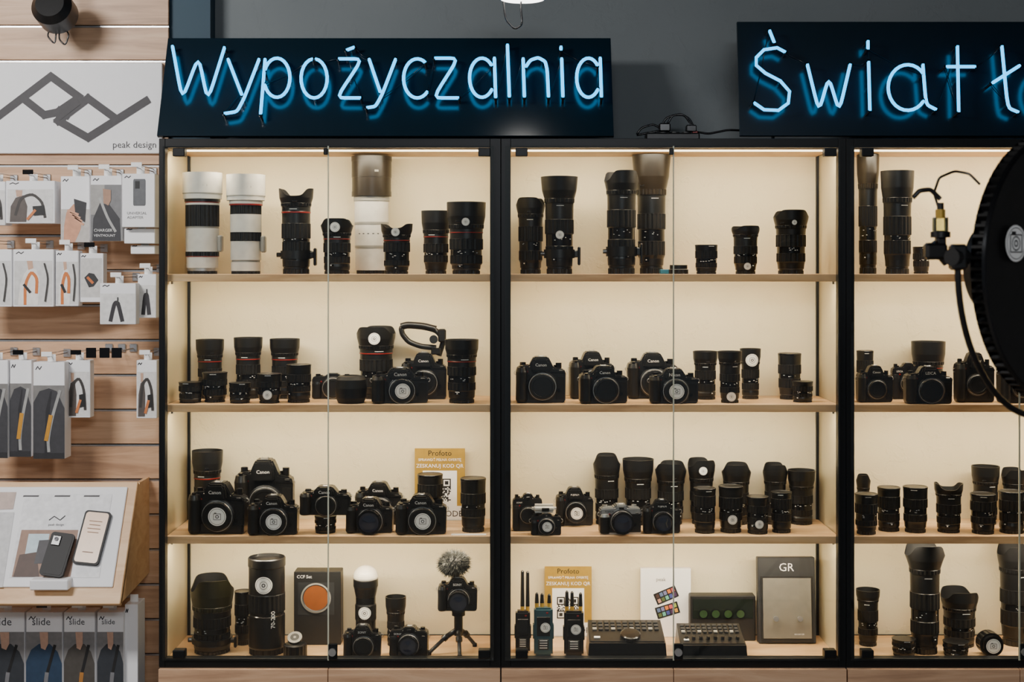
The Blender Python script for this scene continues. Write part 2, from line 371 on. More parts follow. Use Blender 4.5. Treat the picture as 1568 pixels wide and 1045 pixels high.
# ------------------------------------------------------------------ lenses
def frame_of(x0,x1,top,Y,z):
    s=S(Y); X=((x0+x1)/2-HX)*s; R=(x1-x0)/2*s; H=(CZ-(top-HY)*s)-z
    return X,R,H
def lens(x0,x1,top,row,sh,hood='petal',hf=.28,ring=None,stk=None,name='camera_lens',seed=None,hmat=None,flare=.88,collar=False):
    z=SH[sh]; Y=row; X,R,H=frame_of(x0,x1,top,Y,z)
    rng=random.Random(seed if seed is not None else int(x0*7+top))
    m=MB(); T=Matrix.Translation((X,Y,z)); hm=hmat or HOOD
    rb=R*(flare if hood else .97)*rng.uniform(.96,1)
    zh=H*(1-hf) if hood else H
    a=rng.uniform(.22,.30); b=a+rng.uniform(.12,.2); c=rng.uniform(.52,.6); d=c+rng.uniform(.18,.26)
    q=lambda r,zf,mat=BLK,rib=False:(rb*r,zh*zf,mat,rib)
    foot=rng.uniform(.80,.92)
    pts=[q(0,0),q(foot,0),q(foot,.07,BLK,True),q(foot*.95,.075),q(foot*.95,.10),q(foot+.02,.11,SILV if rng.random()<.15 else BLK),q(foot+.04,.19),q(.9,a-.02),q(.94,a),q(.94,b,RUB,True),q(.91,b+.005),q(.91,c-.01,BLKG),
         q(.98,c),q(.98,d,RUB,True),q(.95,d+.005)]
    if ring: pts+=[q(.95,.885),q(.99,.89),q(.99,.908,ring),q(.97,.915)]
    if hood:
        pts+=[q(.97,.97),q(1.0,1.0)]
    else:
        pts+=[q(.98,.955),q(1.0,.96),q(1.0,.99,BLKG),q(.97,1.0),q(.90,1.0,BLK),q(.88,.992),q(0,.992,BLK)]
    m.prof(pts,40,T)
    if hood:
        r0=rb*1.02; r1=R; t=.0022
        dep=(H-zh)*rng.uniform(.34,.5) if hood=='petal' else 0
        th0=rng.uniform(-.35,.35)+(math.pi/2 if rng.random()<.3 else 0)
        zt=H
        def warp(an,r,zv):
            if zv<zt*.985: return zv
            return zv-dep/(1+math.exp(-5*(math.cos(2*(an-th0))-.25)))
        zm=zh+(H-zh)*.12; zmid=zh+(H-zh)*.45
        m.prof([(r0*.9,zh*.985,hm),(r0,zh*.99,hm),(r0+.0008,zm,hm,True),(r0,zm+.001,hm),((r0+r1)/2+R*.03,zmid,hm),(r1,zt,hm),(r1-t,zt,hm),(r0*.97-t,zh+.003,RUB)],48,T,warp)
        m.prof([(r0*.97,zh+.004,BLK),(r0*.7,zh+.0042,BLK),(r0*.66,zh+.001,BLK),(0,zh+.003,LGL)],32,T)
        if rng.random()<.5:
            Mr=T@Matrix.Rotation(rng.uniform(-.8,.8),4,'Z'); m.box((0,-r0*1.02,zm+(H-zh)*.12),(R*.28,.003,(H-zh)*.10),BLKG,.001,Mr)
    rr=rb*.912
    for i in range(rng.randint(4,7)):
        an=rng.uniform(-.9,.9); zc=zh*(b+(c-b)*rng.uniform(.3,.8)); Mr=Matrix.Translation((X,Y,z))@Matrix.Rotation(an,4,'Z')
        m.box((0,-rr-.0003,zc),(rng.uniform(.0015,.006),.0005,.0016),MARK,0,Mr)
    if rng.random()<.6:
        Mr=Matrix.Translation((X,Y,z))@Matrix.Rotation(rng.uniform(-.4,.4),4,'Z')
        m.box((0,-rb*.97,zh*.945),(rb*.5,.001,.0014),MARK,0,Mr)
    if rng.random()<.45:
        Mr=Matrix.Translation((X,Y,z))@Matrix.Rotation(rng.uniform(-.9,.9),4,'Z')
        m.box((0,-rb*.93,zh*(a-.06)),(rb*.35,.004,zh*.07),BLKG,.001,Mr); m.box((0,-rb*.93-.0024,zh*(a-.06)),(.004,.0012,.003),MARK,0,Mr)
    if collar:
        m.prof([(rb*.9,zh*.22,DGREY),(rb*1.05,zh*.22,DGREY),(rb*1.05,zh*.34,BLK),(rb*.9,zh*.34,BLK)],32,T)
        m.box((X+rb*1.12,Y-.01,z+zh*.28),(.014,.022,zh*.10),BLK,.003); m.box((X+rb*1.12+.009,Y-.01,z+zh*.25),(.008,.028,zh*.26),BLK,.003)
        m.cyl((X-rb*1.0,Y-.01,z+zh*.28),(X-rb*1.0-.012,Y-.01,z+zh*.28),.007,BLKG,14,rib=True)
    if stk is not None:
        f,rs,dx=stk if isinstance(stk,tuple) else (stk,.38,0)
        zz_=H*f; Rl=R*1.0 if (hood and zz_>zh) else rb*.99
        logo_cyl(m,X,Y,z+zz_,Rl,R*rs)
    return m.done(name)
FR=.095; BK=.235; MD=.165
def white_lens(x0,x1,top,Y,bands,name='white_telephoto_lens'):
    X,R,H=frame_of(x0,x1,top,Y,SH[0]); z=SH[0]; m=MB(); T=Matrix.Translation((X,Y,z)); pts=[(0,0,BLK)]
    for (r,z0,z1,mat,rib) in bands: pts+=[(R*r,H*z0,mat),(R*r,H*z1,mat,rib)]
    pts.append((R*bands[-1][0]*.93,H,BLK)); pts.append((R*bands[-1][0]*.90,H*.93,RUB)); pts.append((0,H*.93,LGL))
    m.prof(pts,48,T)
    m.box((X+R*.93,Y-.005,z+H*.30),(.014,.03,.05),GREYW,.004)
    for i in range(5):
        Mr=T@Matrix.Rotation(-.7+.3*i,4,'Z'); m.box((0,-R*.81-.0006,H*.34),(.006,.0006,.0025),INK,0,Mr)
    Mr=T@Matrix.Rotation(.35,4,'Z'); m.box((0,-R*.985,H*.87),(.012,.0012,.006),GREYW,0,Mr)
    return m.done(name)
white_lens(280,340,265,FR+.02,[(.74,0,.03,BLK,True),(.76,.03,.06,SILV,False),(.80,.06,.17,WHT,False),(.84,.17,.175,RED,False),(.84,.175,.22,BLK,True),(.84,.22,.45,WHT,False),(.82,.45,.47,GREYW,False),(.85,.47,.68,RUB,True),(.86,.68,.70,WHT,False),(.86,.70,.712,RED,False),(.9,.712,.74,BLK,False),(.97,.74,.79,WHT,False),(1,.79,.80,GREYW,False),(1,.80,1.0,WHT,False)])
white_lens(347,406,268,FR+.02,[(.74,0,.03,BLK,True),(.76,.03,.12,WHT,False),(.72,.12,.14,GREYW,False),(.78,.14,.33,WHT,False),(.80,.33,.42,RUB,True),(.80,.42,.60,WHT,False),(.80,.60,.69,RUB,True),(.86,.69,.705,RED,False),(.86,.705,.74,WHT,False),(.98,.74,.78,WHT,False),(1,.78,.79,GREYW,False),(1,.79,1.0,WHT,False)])
white_lens(538,600,240,BK-.01,[(.74,0,.03,BLK,True),(.8,.03,.22,WHT,False),(.82,.22,.24,GREYW,False),(.82,.24,.42,WHT,False),(.84,.42,.44,GREYW,False),(.84,.44,.62,WHT,False),(.88,.62,.66,GREYW,False),(.98,.66,.70,BRONZE,False),(.96,.70,.82,BRONZE,False),(.98,.82,.96,BRONZE,False),(1.0,.96,1.0,BRONZE,False)])
lens(427,480,289,FR+.02,0,'petal',.2,RED,None,'telephoto_lens',collar=True)
lens(491,541,335,FR,0,'petal',.3,RED,(.84,.3,0))
lens(583,632,343,FR-.005,0,'petal',.26,RED,(.83,.26,0))
lens(645,690,323,BK-.04,0,'round',.35,RED)
lens(684,744,310,FR,0,'round',.36,RED,(.72,.2,0)); 
lens(790,835,303,BK-.05,0,'petal',.25,None)
lens(828,885,271,FR+.02,0,'round',.26,None,(.40,.22,0),'telephoto_lens',collar=True,flare=.80)
lens(925,978,262,FR+.01,0,'petal',.22,None,None,'telephoto_lens',collar=True,flare=.86)
lens(968,1027,238,BK-.01,0,'round',.33,None,None,'telephoto_lens',hmat=BRONZE,flare=.78)
lens(1063,1100,375,FR,0,None)
lens(1120,1163,346,FR,0,'petal',.22,None,(.16,.25,0))
lens(1184,1238,322,FR+.01,0,'petal',.28,None,(.80,.14,0))
lens(1312,1346,237,BK-.04,0,'round',.28,None,None,'telephoto_lens',hmat=BRONZE)
lens(1349,1399,262,FR+.02,0,'round',.3,None,None,'telephoto_lens')
lens(1397,1424,378,BK,0,None)
m=MB(); X,R,H=frame_of(1024,1054,406,FR,SH[0]); T=Matrix.Translation((X,FR,SH[0])); m.prof([(0,0,BLK),(R,0,BLK),(R,H*.5,BLK,True),(R*.9,H*.55,SILV),(R*.9,H,BLK),(R*.6,H,BLK),(0,H*.9,INK)],32,T); m.done('lens_cap')
m=MB(); m.bb(P(1010,0,FR+.05).x,P(1032,0,FR+.05).x,FR+.035,FR+.06,SH[0],SH[0]+.014,C(40,120,150),.002); m.done('lens_cleaning_pouch')
# shelf 2 cab 1
lens(300,343,520,BK,1,'round',.3,RED); lens(358,402,517,BK,1,'round',.28,RED); lens(413,459,519,BK,1,'round',.27,RED)
lens(273,310,585,FR,1,None); lens(309,349,570,FR+.02,1,None); lens(350,385,586,FR-.01,1,None); lens(393,432,572,FR-.01,1,None,stk=(.3,.36,0)); lens(437,478,558,FR+.01,1,None)
lens(546,606,500,BK,1,'petal',.3,RED,(.84,.3,0)); lens(681,733,520,FR,1,'round',.27,RED)
# shelf 2 cab2
lens(1061,1099,538,BK-.03,1,'round',.28); lens(1099,1136,538,FR,1,'round',.25,None,(.13,.38,0)); lens(1133,1165,534,BK-.02,1,'round',.3,None,(.78,.6,0)); lens(1190,1228,541,BK-.03,1,None); lens(1212,1246,584,FR+.02,1,None)
lens(1311,1338,537,BK,1,None); lens(1396,1447,523,BK,1,'round',.4,RED)
# shelf 3
lens(294,341,690,BK,2,'round',.3,RED); lens(638,679,726,BK-.055,2,None,stk=(.1,.3,0)); lens(704,745,732,FR+.02,2,None)
for x0,x1,t,h in ((908,950,696,'petal'),(953,1001,703,'round'),(1003,1051,708,'petal'),(1053,1095,703,'petal'),(1105,1150,710,'petal'),(1168,1206,710,'petal'),(1206,1248,720,'round')):
    lens(x0,x1,t,BK,2,h,.33,None,(.84,.3,0) if x0 in(1053,) else None)
lens(1061,1097,747,FR,2,None); lens(1099,1139,744,FR+.01,2,None,stk=(.3,.36,0)); lens(1142,1178,760,FR-.01,2,None,stk=(.28,.36,0)); lens(1180,1213,753,FR+.005,2,None)
lens(1311,1333,727,BK,2,'petal',.3)
for x0,x1,t,y in ((1308,1345,756,FR-.02),(1343,1379,746,FR+.03),(1382,1421,745,FR+.01),(1431,1474,740,FR+.01),(1485,1525,756,FR-.01)): lens(x0,x1,t,y,2,None if x0!=1431 else 'petal',.25)
lens(1488,1530,714,BK,2,'round',.3); lens(1534,1574,718,BK,2,'petal',.3); lens(1529,1569,752,FR,2,None); lens(1578,1616,740,FR,2,None)
# shelf 4
lens(1311,1347,903,BK-.04,3,'round',.2); lens(1386,1446,832,FR+.02,3,'petal',.26,None,None,'telephoto_lens',flare=.76); lens(1441,1497,903,BK-.04,3,'petal',.35); lens(1528,1584,834,BK-.03,3,'petal',.26,None,None,'telephoto_lens')
lens(1365,1403,978,FR-.01,3,None); lens(1443,1484,982,FR-.01,3,None)
m=MB(); X,R,H=frame_of(1497,1533,965,FR-.01,SH[3]); 
m.cyl((X,FR+.01,.4+R),(X,FR-.03,.4+R),R,BLK,32,rib=True); m.cyl((X,FR-.03,.4+R),(X,FR-.045,.4+R),R*.85,BLKG,32); logo_flat(m,(X,FR-.0458,.4+R),R*.62); m.done('camera_lens')
lens(358,386,905,BK-.03,3,None); lens(590,622,914,BK-.04,3,'round',.35)
m=MB(); X,R,H=frame_of(380,437,853,FR+.02,SH[3]); T=Matrix.Translation((X,FR+.02,.4))
m.prof([(0,0,BLK),(R*.93,0,BLK),(R*.93,H*.06,RUB,True),(R*.97,H*.08,BLK),(R*.97,H*.4,BLK),(R*.92,H*.41,BLKG),(R*.92,H*.43,BLK),(R*.98,H*.44,BLK),(R*.98,H*.62,RUB,True),(R*.96,H*.63,BLK),(R*.96,H*.9,BLK),(R,H*.91,BLK),(R,H*.99,BLK),(R*.95,H,BLK),(R*.93,H*.97,BLK),(0,H*.97,BLK)],48,T)
logo_cyl(m,X,FR+.02,.4+H*.74,R*.97,R*.46); m.text('70-200',.01,Matrix.Translation((X+R*.5,FR+.02-R*.88,.4+H*.38))@Matrix.Rotation(.55,4,'Z')@Matrix.Rotation(math.pi/2,4,'X')@Matrix.Rotation(math.pi/2,4,'Z'),MARK,.05); m.done('telephoto_lens')
lens(292,358,884,FR+.03,3,'petal',.42,None,None,'large_zoom_lens',hmat=OLIVE,flare=.9,seed=5,collar=True)
# ------------------------------------------------------------------ cameras
def camera(x0,x1,top,Y,sh,brand='Canon',style='dslr',stk=False,lens_len=.0,grip2=False,silver=False,name='mirrorless_camera',lensR=.27,zoff=0):
    z=SH[sh]+zoff; s=S(Y); X=((x0+x1)/2-HX)*s; W=(x1-x0)*s; H=(CZ-(top-HY)*s)-z; D=W*.32
    m=MB(); yo=Y; top_m=SILV if silver else BLK
    q=lambda pts:[(X+a*W,z+b*H) for a,b in pts]
    if style=='dslr':
        out=[(-.49,.03),(-.46,0),(.46,0),(.49,.03),(.5,.66),(.46,.73),(.26,.76),(.19,.92),(.14,1.0),(-.14,1.0),(-.19,.92),(-.24,.80),(-.30,.82),(-.46,.79),(-.5,.72)]
        m.prism(q(out),yo-D/2,yo+D/2,BLK,.004)
        m.prism(q([(-.19,.68),(.19,.68),(.17,.90),(.13,.98),(-.13,.98),(-.17,.90)]),yo-D*.82,yo-D*.3,BLK,.005)
        m.box((X,yo-D*.05,z+H*1.0),(W*.13,D*.45,H*.03),SILV,.0005)
        m.box((X-W*.05,yo-D*.05,z+H*1.015),(W*.015,D*.45,H*.02),SILV); m.box((X+W*.05,yo-D*.05,z+H*1.015),(W*.015,D*.45,H*.02),SILV)
        m.box((X,yo+D*.52,z+H*.85),(W*.2,D*.25,H*.17),RUB,.003)
        m.prism(q([(.28,.06),(.475,.06),(.48,.58),(.30,.60)]),yo-D*.525,yo-D*.4,RUB,.002)
        m.prism(q([(-.24,.06),(-.14,.06),(-.2,.5),(-.22,.62),(-.26,.62)]),yo-D*.525,yo-D*.4,RUB,.001)
        m.prism(q([(.2,.645),(.495,.635),(.495,.66),(.2,.67)]),yo-D*.51,yo-D*.4,BLKG)
        cz=z+H*.36; R=min(W*lensR,H*.36); cx=X+.03*W
        bt=(X,yo-D*.835,z+H*.83)
    else:
        out=[(-.5,.04),(-.47,0),(.47,0),(.5,.04),(.5,.80),(.47,.86),(.2,.87),(.16,.98),(-.12,.98),(-.16,.88),(-.46,.86),(-.5,.8)]
        m.prism(q(out),yo-D/2,yo+D/2,BLK,.004)
        if silver: m.prism(q([(-.495,.64),(.495,.64),(.495,.82),(.46,.875),(.18,.88),(.15,.985),(-.11,.985),(-.15,.89),(-.46,.875),(-.495,.82)]),yo-D*.53,yo+D*.51,SILV,.003); m.prism(q([(-.498,0),(.498,0),(.498,.07),(-.498,.07)]),yo-D*.52,yo+D*.51,SILV,.001)
        m.box((X+.02*W,yo-D*.54,z+H*.86),(W*.12,D*.04,H*.1),BLKG,.001)
        m.box((X+.02*W,yo,z+H*.99),(W*.13,D*.4,H*.02),SILV,.0005)
        cz=z+H*.43; R=min(W*lensR,H*.40); cx=X+.02*W
        bt=(X-.28*W,yo-D*.55,z+H*.76)
    gx=X-W*.385; gr=W*.12; gz=.70 if style=='dslr' else .6
    G=Matrix.Translation((gx,yo-D*.5,z+H*.03))@Matrix.Diagonal((1,1.25 if style=='dslr' else .5,1,1))
    m.prof([(0,0,RUB),(gr*.85,0,RUB),(gr,H*.05,RUB),(gr*.95,H*gz*.6,RUB),(gr*.98,H*gz*.92,RUB),(gr*.8,H*(gz+.04),top_m),(0,H*(gz+.06),top_m)],24,G)
    if style=='dslr':
        m.cyl((gx,yo-D*.72,z+H*.76),(gx,yo-D*.74,z+H*.815),W*.035,BLKG,16)
    ph=.78 if style=='dslr' else .86
    for (dx,r,hh,rib) in ((-.36,.062,.09,True),(.36,.06,.08,True),(-.27,.03,.045,False),(.28,.022,.03,False)):
        m.cyl((X+dx*W,yo+D*.12,z+H*(ph-.04)),(X+dx*W,yo+D*.12,z+H*(ph+hh)),W*r,SILV if silver else BLKG,20,rib=rib)
    m.cyl((X-.36*W,yo+D*.12,z+H*(ph+.09)),(X-.36*W,yo+D*.12,z+H*(ph+.094)),W*.045,DGREY,20)
    y1=yo-D*.5
    Mx=Matrix.Translation((cx,y1,cz))@Matrix.Rotation(math.pi/2,4,'X')
    m.prof([(R*1.12,-.002,BLK),(R*1.12,D*.18,BLK),(R*1.02,D*.22,BLK),(R*.98,D*.22,SILV),(R*.96,D*.25,SILV)],36,Mx)
    if lens_len>0:
        L=lens_len; f=D*.22
        m.prof([(R*.88,f,BLK),(R*.9,f+L*.2,BLK),(R*.95,f+L*.22,BLK),(R*.95,f+L*.6,RUB,True),(R*.92,f+L*.62,BLKG),(R*.92,f+L*.75,BLK),(R*.98,f+L*.78,BLK),(R*.98,f+L,BLK),(R*.84,f+L,BLKG),(R*.8,f+L-.003,BLKG),(0,f+L-.004,BLK if stk else LGL)],36,Mx); yf=y1-f-L
        if not stk:
            m.prof([(R*.78,f+L-.0035,BLKG),(R*.6,f+L-.005,DGREY),(R*.58,f+L-.003,LGL),(0,f+L-.001,LGL)],30,Mx)
        ys=yf+.003
    else:
        f=D*.25
        m.prof([(R*.97,f*.8,RUB),(R*.97,f+.004,RUB,True),(R*.9,f+.006,BLK),(R*.74,f+.0062,BLK),(R*.72,f+.005,BLK),(0,f+.005,BLK)],36,Mx); ys=y1-f-.0062
    if stk: logo_flat(m,(cx+R*.05,ys-.0006,cz),R*.60)
    if brand: m.textf(brand,Vector((bt[0],bt[1]-.0014,bt[2])),.01,MARK if not silver else INK,W*(.22 if style=='dslr' else .2))
    m.box((X-.27*W,yo-D*.53,z+H*.68),(.004,.002,.004),RED)
    m.cyl((cx+R*1.2,yo-D*.5,cz-R*.3),(cx+R*1.2,yo-D*.58,cz-R*.3),.005,BLKG,12)
    m.box((X+.4*W,yo-D*.53,z+H*.70),(W*.08,.003,H*.035),MARK if brand=='LEICA' else DGREY,.001)
    for sx in (-1,1):
        cxl=X+sx*W*.5; m.tube([(cxl+sx*.001+math.cos(t)*.0045,yo,z+H*.64+math.sin(t)*.0055) for t in [i*math.pi/5 for i in range(10)]],.0009,SILV,6,True)
    if grip2:
        m.prism([(X-.5*W,z),(X+.49*W,z),(X+.49*W,z+.22*H),(X-.5*W,z+.24*H)],yo-D*.62,yo+D*.5,BLK,.006)
    ob=m.done(name)
    if zoff==0: ob.rotation_euler.z=random.Random(int(x0*3+top)).uniform(-.10,.10)
    return ob
camera(570,656,563,FR,1,'Canon',stk=True,name='dslr_camera')
camera(479,540,571,BK-.01,1,None,'compact',name='compact_camera')
m=MB(); X,R,H=frame_of(513,562,575,FR-.01,SH[1]); T=Matrix.Translation((X,FR-.01,SH[1]))
m.prof([(0,0,RUB),(R*.8,0,RUB),(R*.95,H*.2,RUB),(R,H*.55,RUB),(R*.94,H*.85,RUB),(R*.8,H*.97,RUB),(R*.55,H,RUB),(R*.5,H*.9,RUB),(0,H*.88,RUB)],32,T); m.done('lens_pouch')
o=camera(615,684,540,BK-.02,1,'Canon',name='cinema_camera',stk=False); o.rotation_euler.z=0
m=MB(); Y=BK-.02
pth=[(672,545),(680,520),(668,506),(648,501),(624,499),(614,502),(616,512),(626,524),(645,531),(668,533)]
w_=[P(x,y,Y) for x,y in smooth_path(pth,5)]; m.tube(w_,.0085,BLK,10)
w_=[P(x,y-2,Y-.003) for x,y in smooth_path(pth[2:6],5)]; m.tube(w_,.0095,BLK,10)
m.cyl(P(664,520,Y-.03),P(664,520,Y+.03),.013,BLK,20,rib=True); m.box(P(677,514,Y),(.024,.03,.04),BLK,.004); m.box(P(668,538,Y),(.03,.03,.02),BLK,.003)
m.done('top_handle',parent=o)
camera(790,866,546,FR+.01,1,'Canon')
camera(872,940,538,BK,1,'Canon'); camera(887,960,560,FR-.01,1,'Canon'); camera(960,1037,540,BK,1,'Canon'); camera(994,1068,564,FR-.01,1,'Nikon',stk=True)
camera(1312,1365,560,FR+.02,1,'Canon'); camera(1365,1412,555,BK-.03,1,'LEICA','compact',name='rangefinder_camera'); camera(1385,1455,561,FR-.02,1,'LEICA'); camera(1462,1520,540,FR+.02,1,'SONY'); camera(1528,1590,545,FR,1,'SONY')
camera(292,378,738,FR,2,'Canon',stk=True,grip2=True,name='dslr_camera'); camera(362,450,703,BK-.01,2,'Canon',name='dslr_camera',grip2=True); camera(382,457,758,FR-.02,2,'Canon',stk=True)
camera(545,616,738,BK,2,'Canon'); camera(531,602,762,FR+.01,2,'Canon','dslr',lens_len=.03,name='dslr_camera'); camera(607,684,757,FR-.01,2,'Canon',stk=True)
ob=lens(481,516,790,FR,2,None); 
ztop=CZ-(788-HY)*S(FR)-SH[2]
camera(461,537,744,FR,2,'Canon',name='dslr_camera',zoff=ztop+.001)
camera(785,830,755,FR+.03,2,'SONY','compact',name='compact_camera'); oc=camera(813,859,786,FR-.035,2,None,'compact',stk=True,name='compact_camera'); oc.rotation_euler.z=0
m=MB(); xx=P(833,0,FR-.03).x; zf=P(0,786,FR-.035).z+.001
m.box((xx,FR-.03,zf+.012),(.072,.034,.024),WHT,.009,None,3); m.box((xx+.004,FR-.048,zf+.011),(.022,.004,.010),BLKG,.001); m.done('instant_flash_unit')
camera(851,908,746,BK-.02,2,'FUJIFILM','dslr',stk=True,lens_len=.02); camera(918,981,771,FR-.015,2,'FUJIFILM','compact',silver=True,lens_len=.025,name='compact_camera'); camera(984,1041,765,FR,2,'FUJIFILM','dslr',lens_len=.025,name='mirrorless_camera')
# ------------------------------------------------------------------ cards & signs
def qr(m,x0,z0,size,y,n=19):
    rg=random.Random(3); m.bb(x0-size*.06,x0+size*1.06,y-.0004,y,z0-size*.06,z0+size*1.06,PAPER); c=size/n
    def fin(i,j): return (i<7 and j<7) or (i>=n-7 and j>=n-7) or (i<7 and j>=n-7)
    for i in range(n):
        for j in range(n):
            if fin(i,j): continue
            if rg.random()<.5: m.poly([(x0+i*c,y-.0006,z0+j*c),(x0+i*c+c,y-.0006,z0+j*c),(x0+i*c+c,y-.0006,z0+j*c+c),(x0+i*c,y-.0006,z0+j*c+c)],INK)
    for (i,j) in ((0,0),(0,n-7),(n-7,n-7)):
        for k,mt in ((0,INK),(1,PAPER),(2,INK)):
            m.bb(x0+(i+k)*c,x0+(i+7-k)*c,y-.0007-.0002*k,y-.0006,z0+(j+k)*c,z0+(j+7-k)*c,mt)
def qr_card(x0,x1,top,Y,sh,name='qr_code_card'):
    s=S(Y); a=(x0-HX)*s; b=(x1-HX)*s; z0=SH[sh]; z1=CZ-(top-HY)*s; w=b-a; h=z1-z0; m=MB()
    m.bb(a,b,Y,Y+.002,z0,z1,GOLD,.0004); m.bb(a,b,Y-.0006,Y,z0,z0+h*.2,PAPER)
    m.bb(a-.006,b+.006,Y-.002,Y+.02,z0,z0+.004,DOOR)
    m.textf('Profoto',Vector(((a+b)/2,Y-.001,z1-h*.07)),.01,INK,w*.46); m.textf('SPRAWDŹ PEŁNĄ OFERTĘ',Vector(((a+b)/2,Y-.001,z1-h*.16)),.01,PAPER,w*.85); m.textf('ZESKANUJ KOD QR',Vector(((a+b)/2,Y-.001,z1-h*.245)),.01,PAPER,w*.94)
    m.bb(a+w*.16,b-w*.16,Y-.0005,Y,z0+h*.2,z1-h*.31,PAPER); qr(m,a+w*.26,z0+h*.26,w*.46,Y-.0008)
    m.textf('ODE',Vector((b-w*.22,Y-.001,z0+h*.09)),.01,INK,w*.34)
    return m.done(name)
qr_card(635,712,687,.285,2); qr_card(834,906,868,.285,3)
m=MB(); m.bb(P(692,0,FR).x,P(750,0,FR).x-.01,.045,.066,SH[2],SH[2]+.0012,PAPER); m.done('paper_note')
m=MB(); Y=.28; a=P(981,871,Y); b=P(1058,964,Y); z0=SH[3]; m.bb(a.x,b.x,Y,Y+.02,z0,a.z,PAPER,.001)
m.textf('peak',Vector((P(1012,0,Y).x,Y-.001,P(0,888,Y).z)),.01,C(120,120,120),.03)
cols=[(70,50,45),(190,140,120),(90,110,150),(85,100,60),(120,120,165),(100,180,160),(210,120,50),(70,80,150),(190,80,90),(80,50,90),(160,185,70),(220,160,60)]
for (ox,oz,ang) in ((1020,912,.35),(1022,935,.45)):
    Mr=Matrix.Translation((P(ox,0,Y).x,Y-.001,P(0,oz,Y).z))@Matrix.Rotation(ang-.75,4,'Y')
    m.box((0,0,0),(.072,.001,.036),INK,0,Mr)
    for i in range(5):
        for j in range(2): m.box((-.026+i*.013,-.001,.008-.016*j),(.010,.001,.012),C(*cols[(i*2+j+ox)%12]),0,Mr)
m.done('colour_chart_package')
m=MB(); Y=.20; a=P(1162,857,Y); b=P(1250,1000,Y); z0=SH[3]; w=b.x-a.x; h=a.z-z0
BX=simple('grey_card_box',rgb(116,113,104),.5); 
Mr=Matrix.Translation(((a.x+b.x)/2,Y,z0+.002))@Matrix.Rotation(math.radians(-5),4,'X')
m.box((0,.016,h*.5),(w,.03,h),DGREY,.002,Mr); m.box((0,-.001,h*.40),(w*.9,.006,h*.76),INK,.001,Mr); m.box((0,-.0035,h*.41),(w*.84,.006,h*.7),BX,.001,Mr)
m.text('GR',.01,Mr@Matrix.Translation((0,-.0005,h*.88))@Matrix.Rotation(math.pi/2,4,'X'),MARK,.045)
m.text('RICOH GR',.01,Mr@Matrix.Translation((w*.2,-.008,h*.11))@Matrix.Rotation(math.pi/2,4,'X'),MARK,.03)
for dx in (-.22,.2):
    m.cyl(Mr@Vector((w*dx,-.004,h*.30)),Mr@Vector((w*dx,-.022,h*.30)),.005,SILV,16); m.cyl(Mr@Vector((w*dx,-.022,h*.30)),Mr@Vector((w*dx,-.028,h*.30)),.008,SILV,16)
m.done('camera_gift_box')
m=MB(); Y=.19; a=P(450,876,Y); b=P(522,962,Y); z0=SH[3]
m.bb(a.x,b.x,Y,Y+.06,z0,a.z,INK,.002)
cx=P(484,0,Y).x; cz=P(0,916,Y).z
m.bb(cx-.055,cx+.055,Y-.001,Y,cz-.052,cz+.046,DGREY); 
ORG=simple('orange_filter_glass',rgb(140,78,34),.2,spec=.8)
m.prof([(.046,0,BLK),(.046,.004,BLKG),(.041,.005,GREYW),(.038,.002,DGREY),(0,.002,ORG)],36,Matrix.Translation((cx,Y-.001,cz))@Matrix.Rotation(math.pi/2,4,'X'))
m.textf('CCF Set',Vector((P(466,0,Y).x,Y-.001,P(0,884,Y).z)),.01,MARK,.045); m.done('lens_filter_box')
m=MB(); X,R,H=frame_of(434,470,966,FR-.02,SH[3]); T=Matrix.Translation((X,FR-.02,.4)); m.prof([(0,0,BLK),(R,0,BLK),(R,H*.45,BLK,True),(R*.8,H*.5,BLK),(R*.7,H*.5,BLK),(0,H*.5,BLK)],32,T)
Mt=Matrix.Translation((X,FR-.025,.4+H*.70))@Matrix.Rotation(math.radians(35),4,'X'); m.prof([(0,-.003,BLK),(R*.62,-.003,BLK),(R*.62,.006,BLK,True),(0,.006,GREYW)],28,Mt)
m.lathe([(R*.12,.0065,R*.38,.0065,INK,False)],20,Mt); m.done('lens_adapter')
camera(527,584,957,FR-.02,3,'SONY','dslr')
m=MB(); Y=BK-.03; X,R,H=frame_of(541,579,866,Y,SH[3]); T=Matrix.Translation((X,Y,.4)); 
m.prof([(0,0,BLK),(R*.8,0,BLK),(R*.8,H*.3,BLK),(R*.85,H*.32,RUB,True),(R*.85,H*.5,RUB,True),(R*.8,H*.52,BLK),(R*.8,H*.6,BLKG),(R*.95,H*.72,BLK),(R*1.0,H*.74,BLK),(R*1.0,H*.82,BLK),(R*.95,H*.83,BLK)],36,T)
DF=simple('flash_dome_diffuser',rgb(240,236,225),.35)
dz=H*.83; m.prof([(R*.95,dz,DF)]+[(R*1.0*math.cos(t),dz+.005+(H-dz-.005)*math.sin(t),DF) for t in [i*math.pi/2/8 for i in range(9)]],36,T)
logo_cyl(m,X,Y,.4+H*.42,R*.86,R*.5); m.done('round_head_flash')
camera(597,655,958,FR-.02,3,'SONY','compact',lens_len=.02,name='compact_camera')
m=MB(); Y=FR+.01; X=P(703,0,Y).x; z=SH[3]
hub=P(702,958,Y)
m.cyl(hub+Vector((0,0,-.03)),hub+Vector((0,0,.03)),.013,BLK,20); m.cyl(hub+Vector((0,0,.03)),hub+Vector((0,0,.045)),.02,BLKG,24)
